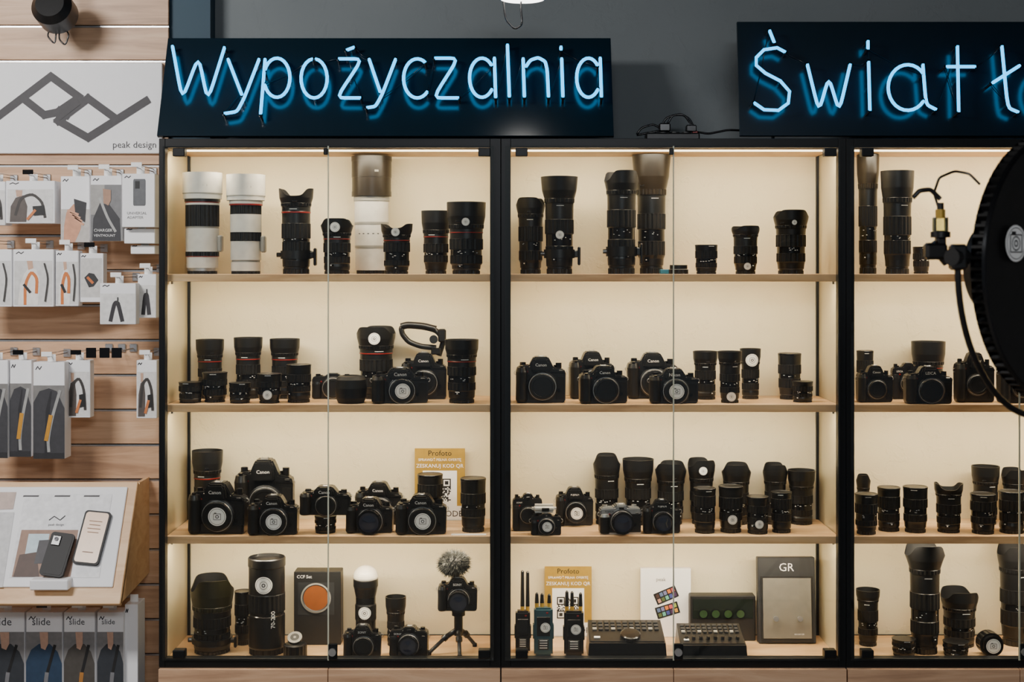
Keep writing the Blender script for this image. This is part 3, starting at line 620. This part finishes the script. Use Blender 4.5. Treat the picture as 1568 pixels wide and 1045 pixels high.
for (fx,fy,dy) in ((657,998,-.02),(704,1003,-.055),(727,985,.07)):
    foot=P(fx,fy,Y+dy); foot.z=z+.006
    mid=hub.lerp(foot,.45); m.tube([hub+Vector((0,0,-.01)),mid],.008,BLK,10); m.tube([mid,foot],.0058,DGREY,10); m.cyl(foot-Vector((0,0,.006)),foot+Vector((0,0,.004)),.007,RUB,12)
    m.cyl(mid-(foot-hub).normalized()*.005,mid+(foot-hub).normalized()*.008,.010,BLKG,12)
m.done('tabletop_tripod')
zc=hub.z+.046
camera(671,731,884,Y,3,'SONY','dslr',lens_len=.035,name='vlogging_camera',zoff=zc-SH[3])
m=MB(); c=P(695,863,Y); rg=random.Random(9)
m.prof([(0,-.028,C(70,70,68))]+[(.026*math.sin(t)+.001,-.028*math.cos(t),C(70,70,68)) for t in [i*math.pi/8 for i in range(1,9)]],20,Matrix.Translation(c)@Matrix.Diagonal((1.5,1,1.0,1)))
fm=[C(50,52,50,.9),C(80,82,79,.9),C(115,115,111,.9),C(30,32,32,.9)]
for i in range(3400):
    u=rg.uniform(-1,1); t=rg.uniform(0,2*math.pi); r=math.sqrt(1-u*u); d=Vector((r*math.cos(t),r*math.sin(t),u)); b0=c+Vector((d.x*.040,d.y*.026,d.z*.030))
    e=b0+d*rg.uniform(.008,.016)+Vector((rg.uniform(-.006,.006),rg.uniform(-.006,.006),rg.uniform(-.008,.004))); sd=d.cross(Vector((rg.random(),rg.random(),rg.random()))).normalized()*.0011
    m.poly([b0-sd,b0+sd,e],fm[rg.randrange(4)])
m.cyl(c+Vector((0.008,0,-.044)),c+Vector((.006,0,-.02)),.009,BLK,12); m.done('furry_microphone')
# ------------------------------------------------------------------ wireless transmitters
def transmitter(x0,x1,top,Y,mat,ants,stk=True):
    s=S(Y); X=((x0+x1)/2-HX)*s; W=(x1-x0)*s*.9; z=SH[3]; zt=CZ-(top-HY)*s; h=zt-z; m=MB()
    m.box((X,Y,z+h/2),(W,.032,h),mat,.006,None,2); m.box((X,Y-.017,z+h*.62),(W*.7,.003,h*.4),BLKG,.001)
    m.box((X,Y-.0175,z+h*.25),(W*.55,.003,h*.22),DGREY,.001)
    for i in range(4): m.box((X,Y-.0195,z+h*(.18+.05*i)),(W*.4,.001,h*.015),MARK)
    for sx in (-1,1): m.box((X+sx*W*.52,Y,z+h*.5),(.004,.02,h*.3),mat,.001)
    for ax,at in ants:
        p=P(ax,0,Y).x; zt2=CZ-(at-HY)*s
        m.cyl((p,Y,zt-.002),(p,Y,zt+.012),.006,GOLD,14); m.cyl((p,Y,zt+.012),(p,Y,zt2),.0062,BLK,14,.0048); m.cyl((p,Y,zt2),(p,Y,zt2+.004),.0048,BLK,14,.002)
    if stk: logo_flat(m,(X+W*.1,Y-.0195,z+h*.6),W*.26)
    m.box((X+W*.2,Y-.017,z+h*.9),(.006,.002,.004),RED)
    return m.done('wireless_video_transmitter')
TL=simple('teal_plastic',rgb(44,76,86),.4)
transmitter(788,813,935,FR+.02,BLK,[(800,876),(808,877)],False); transmitter(816,848,930,FR-.01,TL,[(822,910),(830,911),(841,912)]); transmitter(862,895,935,FR-.01,BLK,[(868,907),(876,908),(889,910)])
# ------------------------------------------------------------------ control panels
def switcher(x0,x1,top,Y,name='video_switcher',wheel=True):
    s=S(Y); z=SH[3]; a=(x0-HX)*s; b=(x1-HX)*s; zt=CZ-(top-HY)*S(Y+.07); D=.125; m=MB(); y0=Y-.055
    hb=zt-z; hf=hb*.55; X=(a+b)/2
    m.add([(a,y0,z),(b,y0,z),(b,y0+D,z),(a,y0+D,z),(a+.003,y0+.003,z+hf),(b-.003,y0+.003,z+hf),(b-.006,y0+D,z+hb),(a+.006,y0+D,z+hb)],[(0,3,2,1),(0,1,5,4),(1,2,6,5),(2,3,7,6),(3,0,4,7),(4,5,6,7)],BLK)
    ang=math.atan2(hb-hf,D); M=Matrix.Translation((X,y0+.003,z+hf))@Matrix.Rotation(ang,4,'X'); w=b-a; L=math.hypot(D,hb-hf)
    m.box((0,L*.5,.001),(w*.94,L*.9,.003),BLK,.001,M)
    for j in range(3):
        for i in range(11):
            m.box((-w*.4+i*w*.08,L*(.55+.14*j),.0045),(w*.055,L*.09,.005),GREYW if (i*3+j)%9==0 else DGREY,.001,M)
    if wheel: m.prof([(.03,.002,BLK),(.03,.012,DGREY,True),(.026,.014,BLKG),(0,.014,BLKG)],36,M@Matrix.Translation((w*.05,L*.25,0)))
    else:
        for i in range(8): m.prof([(.006,.002,BLK),(.005,.012,DGREY),(0,.012,BLKG)],14,M@Matrix.Translation((-w*.38+i*w*.108,L*.25,0)))
    m.box((-w*.38,L*.2,.004),(w*.08,L*.07,.004),MARK,.001,M)
    return m.done(name)
switcher(899,1018,950,FR); switcher(1037,1140,955,FR-.01,'editing_control_panel',False)
m=MB(); Y=.235; a=P(1057,913,Y); b=P(1157,990,Y); z=SH[3]; m.bb(a.x,b.x,Y,Y+.045,z,a.z,INK,.003); m.bb(a.x+.008,b.x-.008,Y-.002,Y,z+.07,a.z-.01,simple('dark_screen',(0.01,0.014,0.01,1),.12,spec=.8))
GRN=simple('green_lens_coating',(0.03,0.06,0.024,1),.15,spec=.9)
for i in range(4): m.prof([(.015,0,DGREY),(.015,.003,BLKG),(.012,.003,BLKG),(0,.002,GRN)],24,Matrix.Translation((a.x+.04+i*.038,Y-.002,a.z-.055))@Matrix.Rotation(math.pi/2,4,'X'))
m.done('lens_kit_case')
# ------------------------------------------------------------------ left wall: poster
m=MB(); Y=.235; a=P(-60,96,Y); b=P(248,235,Y); m.bb(a.x,b.x,Y,Y+.0145,b.z,a.z,PAPER,.002); GRP=C(58,56,60)
def stroke(m,pts,w,Y,mat,off=.001):
    for i in range(len(pts)-1):
        p=P(pts[i][0],pts[i][1],Y);q=P(pts[i+1][0],pts[i+1][1],Y); d=(q-p); L=d.length; d.normalize(); nn=Vector((-d.z,0,d.x))*w*S(Y)/2; e=d*w*S(Y)*.35
        m.poly([p-e+nn+Vector((0,-off,0)),q+e+nn+Vector((0,-off,0)),q+e-nn+Vector((0,-off,0)),p-e-nn+Vector((0,-off,0))],mat)
        off+=.00005
stroke(m,[(-5,180),(78,117),(122,149),(88,172)],12,Y,GRP); stroke(m,[(36,151),(68,176),(88,172)],12,Y,GRP,.0015); stroke(m,[(88,186),(136,150)],12,Y,GRP,.0018); stroke(m,[(90,168),(104,178)],10,Y,GRP,.0021)
stroke(m,[(88,184),(135,211),(225,154)],12,Y,GRP,.002); stroke(m,[(134,150),(178,182)],12,Y,GRP,.0025); stroke(m,[(118,158),(92,178)],10,Y,GRP,.0028)
m.textf('peak design',Vector(P(206,222,Y-.001)),.01,GRP,66*S(Y)); m.done('brand_poster')
# ------------------------------------------------------------------ hanging packages
def package(x0,x1,y0,y1,Y=.10,th=.05,kind='strap',body=PAPER,hook=True,seed=0,name='retail_package'):
    rg=random.Random(seed+int(x0*3+y0)); a=P(x0,y0,Y); b=P(x1,y1,Y); w=x1-x0; h=y1-y0; m=MB()
    m.bb(a.x,b.x,Y,Y+th,b.z,a.z,body,.0015)
    fx=lambda f:x0+w*f; fy=lambda f:y0+h*f
    def rect(u0,v0,u1,v1,mat,off):
        p=P(fx(u0),fy(v0),Y);q=P(fx(u1),fy(v1),Y); m.poly([(p.x,Y-off,q.z),(q.x,Y-off,q.z),(q.x,Y-off,p.z),(p.x,Y-off,p.z)],mat)
    def pg(pts,mat,off): m.poly([P(fx(u),fy(v),Y)+Vector((0,-off,0)) for u,v in pts],mat)
    def rb(pts,wd,mat,off): stroke(m,[(fx(u),fy(v)) for u,v in smooth_path(pts,4)] if len(pts)>2 else [(fx(u),fy(v)) for u,v in pts],wd,Y,mat,off)
    stroke(m,[(fx(u),fy(v)) for u,v in ((.08,.075),(.14,.045),(.2,.075),(.26,.045))],1.4,Y,GRP,.0004)
    if kind=='orange':
        rect(.03,.2,.97,.97,C(215,214,212),.0004); pg([(.12,.97),(.18,.6),(.28,.42),(.42,.3),(.58,.36),(.66,.55),(.62,.97)],C(240,236,230),.0008); pg([(.34,.2),(.48,.2),(.5,.33),(.38,.36)],C(205,165,140),.001)
        rb([(.3,.95),(.30,.6),(.45,.38),(.6,.5),(.58,.75)],4.5,C(208,120,62),.0012); rb([(.78,.25),(.88,.5),(.80,.9)],2.5,C(60,58,56),.0032); rb([(.28,.62),(.42,.74)],4,C(40,38,38),.0028)
    elif kind=='hand':
        rect(.0,.5,1,1,C(190,185,180),.0004); pg([(.1,1),(.12,.75),(.2,.55),(.45,.42),(.7,.47),(.75,.6),(.7,.8),(.5,1)],C(206,150,120),.0008); pg([(.46,.34),(.9,.40),(.85,.70),(.52,.62)],C(46,46,50),.0012)
        for i in range(4): rb([(.26+.08*i,.52+.04*i),(.60+.06*i,.58+.05*i)],3.6,C(216,160,130),.0016)
    elif kind=='dark':
        rect(0,.14,1,1,C(120,120,122),.0004); rect(0,.14,.45,.6,C(160,158,155),.0006); pg([(.05,1),(.08,.66),(.3,.42),(.62,.45),(.95,.66),(.98,1)],C(56,56,60),.0008); rb([(.3,.35),(.55,.65),(.8,.85)],4,C(170,170,168),.0012); pg([(.4,.2),(.66,.22),(.66,.38),(.58,.46),(.42,.42)],C(168,132,110),.0022); m.textf('CHARGER',Vector(P(fx(.4),fy(.84),Y-.003)),.01,MARK,w*.6*S(Y)); m.textf('VENTMOUNT',Vector(P(fx(.45),fy(.92),Y-.003)),.01,MARK,w*.7*S(Y))
    elif kind=='phone':
        pg([(.36,.1),(.70,.1),(.72,.13),(.72,.58),(.69,.6),(.36,.6),(.34,.58),(.34,.13)],C(96,98,102),.0008); pg([(.40,.14),(.54,.14),(.54,.28),(.40,.28)],C(30,30,32),.0012)
        m.textf('UNIVERSAL',Vector(P(fx(.45),fy(.74),Y-.001)),.01,C(120,120,120),w*.6*S(Y)); m.textf('ADAPTER',Vector(P(fx(.4),fy(.82),Y-.001)),.01,C(120,120,120),w*.5*S(Y))
    elif kind=='strapset':
        rect(.03,.2,.97,.97,C(222,220,218),.0004); pg([(.08,.97),(.1,.6),(.2,.4),(.36,.34),(.44,.6),(.42,.97)],C(88,80,76),.0008); pg([(.2,.22),(.34,.22),(.33,.36),(.22,.38)],C(196,160,138),.001); rb([(.2,.8),(.3,.4),(.55,.3),(.75,.5),(.8,.85)],4,C(60,56,54),.0012); pg([(.55,.6),(.78,.58),(.8,.8),(.57,.82)],C(35,35,36),.003); rb([(.45,.9),(.6,.7)],4,C(200,120,70),.0032)
    elif kind=='jacket':
        rect(0,.24,1,.94,C(128,126,124),.0004); pg([(.0,.94),(.0,.42),(.2,.30),(.5,.27),(.75,.30),(1,.48),(1,.94)],C(62,62,66),.0008); pg([(.36,.94),(.4,.5),(.55,.3),(.6,.3),(.5,.6),(.5,.94)],C(44,44,48),.001); rb([(.85,.3),(.62,.55),(.47,.8),(.5,.92)],4.5,C(158,158,156),.0014); rb([(.56,.56),(.42,.80)],6,C(196,140,50) if rg.random()<.5 else C(200,200,200),.0028)
        rect(0,.94,1,1,C(45,45,48),.0010)
    elif kind=='slide':
        m.textf('slide',Vector(P(fx(.42),fy(.10),Y-.001)),.01,C(70,70,75),w*.5*S(Y))
        rect(0,.2,1,1,C(132,130,130),.0004); c=[(52,56,62),(44,64,88),(78,74,70)][seed%3]; pg([(.0,1),(.0,.5),(.14,.38),(.36,.32),(.66,.32),(.88,.40),(1,.52),(1,1)],C(*c),.0008); rb([(.8,.34),(.6,.6),(.3,.98)],4.5,C(34,34,36),.0012); rb([(.58,.62),(.5,.85)],6,C(176,120,60) if seed%3==2 else C(120,120,124),.0016); pg([(.38,.2),(.62,.2),(.62,.32),(.54,.38),(.42,.36)],C(200,160,138),.0026)
    elif kind=='cuff':
        rect(.02,.25,.98,.97,C(225,224,222),.0004); rb([(.3,.9),(.4,.5),(.5,.45),(.62,.9)],6,C(52,50,54),.0008); rb([(.5,.35),(.5,.5)],2,C(60,60,60),.0022)
    elif kind=='mount':
        rect(.05,.1,.95,.9,C(205,203,200),.0004); pg([(.2,.5),(.4,.4),(.62,.42),(.8,.55),(.6,.68),(.4,.7)],C(50,50,52),.0008); rb([(.35,.5),(.55,.6)],4,C(200,110,60),.0012)
    t=P(fx(.5),y0,Y); m.bb(t.x-.012,t.x+.012,Y+th*.4,Y+th*.4+.001,t.z,t.z+.022,STK)
    ob=m.done(name)
    if hook:
        k=MB(); zt=t.z+.016; yb=SW-.001
        k.tube([(t.x,yb,zt+.002),(t.x,Y-.012,zt),(t.x,Y-.018,zt+.006)],.002,ALU,8); k.bb(t.x-.012,t.x+.012,yb-.004,yb,zt-.012,zt+.014,ALU,.002)
        k.bb(t.x-.016,t.x+.016,Y-.022,Y-.020,zt+.002,zt+.016,BLKG if rg.random()<.35 else STK,.0008)
        k.tube([(t.x,yb-.004,zt+.010),(t.x,Y-.020,zt+.010)],.0014,ALU,6)
        k.done('display_hook')
    return ob
package(-20,8,278,345,.10,.06,'strapset'); package(9,84,277,342,.10,.07,'strapset'); package(93,137,270,371,.12,.04,'hand'); package(139,186,269,369,.10,.05,'dark',seed=2); package(187,237,266,348,.08,.06,'phone')
package(190,237,350,373,.11,.07,'none',hook=False,body=PAPER); package(200,237,376,389,.13,.07,'none',hook=False)
package(-40,18,382,470,.10,.04,'orange'); package(20,82,382,470,.10,.05,'orange'); package(85,120,384,469,.11,.04,'orange'); package(122,158,388,463,.12,.04,'mount'); package(153,208,434,497,.05,.04,'cuff'); package(211,239,420,487,.09,.04,'cuff')
package(-24,12,552,702,.10,.05,'jacket'); package(15,48,552,700,.11,.05,'jacket'); package(51,99,555,703,.08,.06,'jacket',seed=4); package(101,138,552,640,.12,.04,'strapset'); package(209,240,552,641,.12,.04,'strapset')
for i,(x0,x1) in enumerate(((-22,37),(40,95),(98,145),(149,189))): package(x0,x1,938,1090,.10-.005*i,.06,'slide',seed=i)
for (px,py) in ((160,535),(180,535),(198,535)):
    k=MB(); p=P(px,py,.2); k.tube([(p.x,SW-.001,p.z),(p.x,.08,p.z),(p.x,.07,p.z+.006)],.002,ALU,8); k.bb(p.x-.012,p.x+.012,SW-.006,SW-.001,p.z-.012,p.z+.014,ALU,.002); k.bb(p.x-.015,p.x+.015,.064,.068,p.z-.018,p.z+.012,BLKG,.001); k.done('display_hook')
package(191,211,926,1090,.10,.08,'none',hook=False,body=PAPER,name='product_box')
# ------------------------------------------------------------------ tilted counter display
BL=wood('birch_board',rgb(206,160,112),rgb(222,180,132),rgb(232,196,150),2,14)
Yt,Yb=.12,-.07
tr=P(212,738,Yt); brr=P(183,926,Yb); tr.x=brr.x=(tr.x+brr.x)/2; xl=-1.62
up=Vector((0,Yt-Yb,tr.z-brr.z)); Lh=up.length; up.normalize(); nrm=Vector((0,-up.z,up.y))
M=Matrix(((1,0,0,tr.x),(0,up.y,-nrm.y,Yb),(0,up.z,-nrm.z,brr.z),(0,0,0,1)))
m=MB(); Wd=tr.x-xl
m.box((-Wd/2,Lh/2,.009),(Wd,Lh,.018),BL,.002,M)
for xx in (tr.x-.012,xl+.0):
    m.add([(xx,Yb+.01,brr.z),(xx,Yt+.02,tr.z-.006),(xx,SW-.002,tr.z-.006),(xx,SW-.002,brr.z+.02),(xx+.012,Yb+.01,brr.z),(xx+.012,Yt+.02,tr.z-.006),(xx+.012,SW-.002,tr.z-.006),(xx+.012,SW-.002,brr.z+.02)],[(0,1,2,3),(7,6,5,4),(0,4,5,1),(1,5,6,2),(2,6,7,3),(3,7,4,0)],BL)
m.box((-Wd/2-.012,Lh*.54,-.003),(Wd-.03,Lh*.82,.006),PAPER,.002,M)
def onb(px,py,off): return onplane(px,py,Vector((0,Yb,brr.z)),nrm,off)
def bpoly(pts,mat,off): m.poly([onb(x,y,off) for x,y in pts],mat)
bpoly([(0,754),(25,754),(20,780),(-5,781)],C(190,170,160),.0075); bpoly([(-8,785),(22,785),(4,900),(-30,900)],C(205,205,206),.0074)
bpoly([(38,757),(172,757),(152,885),(14,885)],C(236,236,238),.0072)
bpoly([(33,812),(120,812),(108,884),(18,884)],C(150,118,100),.0078); bpoly([(44,818),(76,818),(70,850),(38,850)],C(196,214,222),.0082); bpoly([(60,828),(92,826),(84,862),(52,864)],C(66,64,68),.0086); bpoly([(30,850),(56,846),(60,884),(20,884)],C(82,62,54),.0084)
for (a_,b_) in (((75,797),(83,791)),((83,791),(92,797)),((92,797),(100,790))):
    p,q=onb(*a_,.0085),onb(*b_,.0085); m.cyl(p,q,.0012,GRP,6)
m.text('peak design',.01,Matrix.Translation(onb(86,804,.0082))@Matrix.Rotation(math.pi/2-math.asin(up.y),4,'X'),GRP,.045)
for i,(x_,y_) in enumerate(((50,760),(98,760),(143,760))): bpoly([(x_-14,y_-1),(x_+10,y_-1),(x_+9,y_+1.2),(x_-15,y_+1.2)],GRP,.0078)
m.done('counter_display_stand')
PBK=simple('phone_black',(0.008,0.008,0.009,1),.5,spec=.3)
def phone(cpx,cpy,w,h,tilt,scr,Y_off,name='smartphone'):
    mm=MB(); c=onb(cpx,cpy,Y_off); Mp=Matrix.Translation(c)@Matrix(((1,0,0,0),(0,up.y,-nrm.y,0),(0,up.z,-nrm.z,0),(0,0,0,1)))@Matrix.Rotation(tilt,4,'Z')
    o_=[];r=.010
    for (sx,sy,a0) in ((1,1,0),(-1,1,90),(-1,-1,180),(1,-1,270)):
        for k in range(5): t=math.radians(a0+22.5*k); o_.append((sx*(w/2-r)+r*math.cos(t),sy*(h/2-r)+r*math.sin(t)))
    def slab(ix,z0,z1,mat):
        n=len(o_); kx=(w-2*ix)/w; ky=(h-2*ix)/h; vs=[(x*kx,y*ky,z0) for x,y in o_]+[(x*kx,y*ky,z1) for x,y in o_]
        mm.add(vs,[tuple(range(n)),tuple(range(2*n-1,n-1,-1))]+[(i,(i+1)%n,n+(i+1)%n,n+i) for i in range(n)],mat,False,Mp)
    slab(0,-.004,.004,PBK); slab(.005,-.0048,-.0041,scr)
    if scr is PBK: mm.box((-w*.2,h*.3,-.006),(.026,.03,.004),BLKG,.003,Mp); mm.cyl(Mp@Vector((-w*.2,h*.33,-.008)),Mp@Vector((-w*.2,h*.33,-.01)),.006,LGL,12)
    else:
        for i in range(4): mm.box((0,h*(.3-.07*i),-.0052),(w*(.5-.08*(i%2)),.0022,.0006),C(150,110,80),0,Mp)
        mm.box((0,-h*.28,-.0052),(w*.4,.003,.0006),C(160,130,110),0,Mp)
    mm.done(name)
SCR=simple('phone_screen_cream',rgb(220,178,138),.3,var=.05)
phone(141,824,.078,.162,-.10,SCR,.014); phone(88,850,.070,.13,-.14,PBK,.03)
k=MB(); p=onb(80,889,.014); k.box(p+Vector((0,0,-.008)),(.11,.06,.03),PAPER,.003); k.done('phone_stand')
# ------------------------------------------------------------------ track spotlights
def spot(px,py,Y,r,loops,name,face=False):
    m=MB(); c=P(px,py,Y)
    m.prof([(0,.05,BLK),(r*.7,.05,BLK),(r,.03,BLK),(r,-.035,BLK),(r*.95,-.04,BLKG),(r*.9,-.038,BLKG),(r*.86,-.042,DGREY if face else LAMPW),(0,-.042,DGREY if face else LAMPW)],36,Matrix.Translation(c)@(Matrix.Rotation(math.radians(75),4,'X') if face else Matrix()))
    m.cyl(c+Vector((0,.02,.03)),(c.x,c.y+.02,2.88),.009,BLK,12); m.cyl((c.x,c.y+.02,2.87),(c.x,c.y+.02,2.899),.04,BLK,20)
    for lp in loops:
        q=[P(x,y,Y+.03) for x,y in smooth_path(lp,5)]; m.tube([(v.x,v.y,v.z) for v in q],.0026,BLKG,6)
    m.done(name)
spot(800,-25,-.3,.068,[[(770,-6),(774,30),(788,45),(800,38),(797,8),(800,-8)]],'track_spotlight')
spot(84,16,.10,.060,[[(78,40),(72,55),(84,68),(86,50)],[(96,40),(106,52),(100,70),(90,60),(92,40)]],'track_spotlight',True)
# power strip + cables on cabinets
m=MB(); Y=.17
a=P(988,0,Y).x; b=P(1070,0,Y).x; z=ZT+.001; m.bb(a,b,Y-.025,Y+.025,z,z+.030,BLK,.004)
for i in range(4): m.cyl((a+.02+i*.035,Y,z+.03),(a+.02+i*.035,Y,z+.034),.014,DGREY,16)
m.bb(b-.02,b-.005,Y-.012,Y+.01,z+.03,z+.036,RED,.001); m.bb(a+.04,a+.075,Y-.02,Y+.015,z+.034,z+.06,BLKG,.004)
m.bb(P(1050,0,Y).x,P(1066,0,Y).x,Y-.015,Y+.015,z+.034,z+.055,BLKG,.003)
for lp in ([(975,206),(982,196),(1000,190),(1012,197),(1022,204)],[(1010,198),(1020,180),(1042,174),(1056,182),(1064,198)],[(1022,190),(1030,176),(1048,176),(1058,190)],[(1066,202),(1085,205),(1100,202),(1115,199),(1140,200)],[(975,207),(990,204),(1010,200),(1030,205)]):
    q=[P(x,y,Y-.005) for x,y in smooth_path(lp,5)]; m.tube([(v.x,v.y,max(v.z,z+.004)) for v in q],.0035,BLKG,7)
m.done('power_strip')
# ------------------------------------------------------------------ studio light on stand (foreground right)
Y=-1.2; c=P(1622,410,Y); R=205*S(Y); yaw=math.radians(38)
A=Vector((math.sin(yaw),-math.cos(yaw),0)); xa=Vector((math.cos(yaw),math.sin(yaw),0))
M=Matrix(((xa.x,0,A.x,c.x),(xa.y,0,A.y,c.y),(0,1,0,c.z),(0,0,0,1)))
m=MB()
m.prof([(0,-.16,BLK),(R*.35,-.16,BLK),(R*.4,-.12,BLK),(R*.8,-.05,BLK),(R*.97,-.03,BLK),(R*1.0,-.025,BLK),(R*1.0,-.001,RUB,True),(R*.99,.004,BLKG),(R*.975,.006,BLKG),(R*.965,-.002,BLK),(R*.5,-.008,HOOD),(0,-.010,HOOD)],160,M)
lp=M.inverted()@onplane(1550,373,c-A*.004,A,0)
for (ri,ro,mt,of) in ((0,.036,STK,0),(.030,.0315,INK,.0006),(.012,.0145,INK,.0006),(.004,.007,INK,.0006)):
    m.lathe([(ri,0,ro,0,mt,False)],28,M@Matrix.Translation((lp.x,lp.y,.004+of)))
for (dx,dy,w_,h_) in ((0,.017,.04,.0022),(0,-.017,.04,.0022),(.02,0,.0022,.034),(-.02,0,.0022,.034),(-.008,.021,.014,.005)): m.box((lp.x+dx,lp.y+dy,.0047),(w_,h_,.0005),INK,0,M)
dish=m.done('studio_light_dish',c)
m=MB(); Ry=R*1.125
arc=[M@Vector((Ry*math.cos(t),Ry*math.sin(t),-.03)) for t in [math.radians(172+i*(196/48)) for i in range(49)]]
m.tube(arc,.0065,BLK,8); 
for e,sg in ((M@Vector((-Ry,0.02,-.03)),-1),(M@Vector((Ry,.02,-.03)),1)):
    m.cyl(e-xa*.02,e+xa*.02,.017,BLK,20,rib=True); m.box(e,(.03,.03,.05),BLK,.005)
bot=M@Vector((0,-Ry,-.03)); m.cyl(bot,(bot.x,bot.y,.55),.014,BLK,16); m.cyl((bot.x,bot.y,.95),(bot.x,bot.y,.3),.018,BLK,16)
for k_ in range(3):
    t=math.radians(90+120*k_); d=Vector((math.cos(t),math.sin(t),0)); base=Vector((bot.x,bot.y,0)); m.tube([base+Vector((0,0,.55)),base+d*.45+Vector((0,0,.012))],.010,BLK,8); m.tube([base+Vector((0,0,.3)),base+d*.24+Vector((0,0,.27))],.006,BLK,8)
    m.cyl(base+d*.45+Vector((0,0,0)),base+d*.45+Vector((0,0,.02)),.014,RUB,12)
m.done('light_stand')
m=MB(); Yc=-1.15
q=smooth_path([(1398,303),(1408,292),(1425,290),(1440,305)],6); m.tube([P(x,y,Yc) for x,y in q],.005,BLK,8)
q=smooth_path([(1437,318),(1430,296),(1438,272),(1462,262),(1484,266),(1500,282)],8); m.tube([P(x,y,Yc+.01*math.sin(i*.3)) for i,(x,y) in enumerate(q)],.0028,BLKG,8)
GL=glassmat('connector_clear_glass',(.82,.85,.62,1),1.5,.05,1.5)
p=P(1440,355,Yc); m.cyl(p,p+Vector((0,0,.028)),.016,GL,20); m.cyl(p+Vector((0,0,.028)),p+Vector((0,0,.046)),.010,GOLD,16); m.cyl(p+Vector((0,0,.046)),p+Vector((0,0,.06)),.007,BLK,14); m.cyl(p-Vector((0,0,.012)),p,.020,BLK,20); m.cyl(p+Vector((-.012,0,0)),p+Vector((-.012,0,.03)),.004,SILV,10); m.cyl(p+Vector((.012,0,.0)),p+Vector((.012,0,.03)),.004,SILV,10)
m.box(P(1432,385,Yc),(.045,.03,.035),BLK,.006); m.cyl(P(1428,372,Yc),P(1452,402,Yc),.012,BLKG,16)
m.box(P(1440,368,Yc),(.02,.02,.04),BLK,.004)
m.done('power_connector_cable')
# ------------------------------------------------------------------ lights, world, camera
def area(name,loc,rot,sx,sy,e,col):
    l=bpy.data.lights.new(name,'AREA'); l.shape='RECTANGLE'; l.size=sx; l.size_y=sy; l.energy=e; l.color=col
    o=bpy.data.objects.new(name,l); o.location=loc; o.rotation_euler=rot; bpy.context.scene.collection.objects.link(o); return o
area('added_fill_light',(-2.1,-1.9,2.86),(math.radians(34),0,math.radians(2)),.9,.5,115,(1,.97,.94))  # added unseen fill, brightens the slat wall
area('added_fill_light',(.3,-4.6,2.86),(math.radians(30),0,0),1.6,.7,100,(.93,.96,1))  # added unseen fill behind the camera for frontal light
w=bpy.data.worlds.new('world'); bpy.context.scene.world=w; w.use_nodes=True
w.node_tree.nodes['Background'].inputs[0].default_value=(.8,.88,1,1); w.node_tree.nodes['Background'].inputs[1].default_value=.14
cd=bpy.data.cameras.new('camera'); co=bpy.data.objects.new('camera',cd); bpy.context.scene.collection.objects.link(co)
co.location=(0,CY,CZ); co.rotation_euler=(math.pi/2,0,0); cd.sensor_width=36; cd.lens=F/1568*36; cd.shift_y=-(522.5-HY)/1568; cd.clip_start=.05
cd.dof.use_dof=True; cd.dof.focus_distance=4.05; cd.dof.aperture_fstop=4.0
bpy.context.scene.camera=co
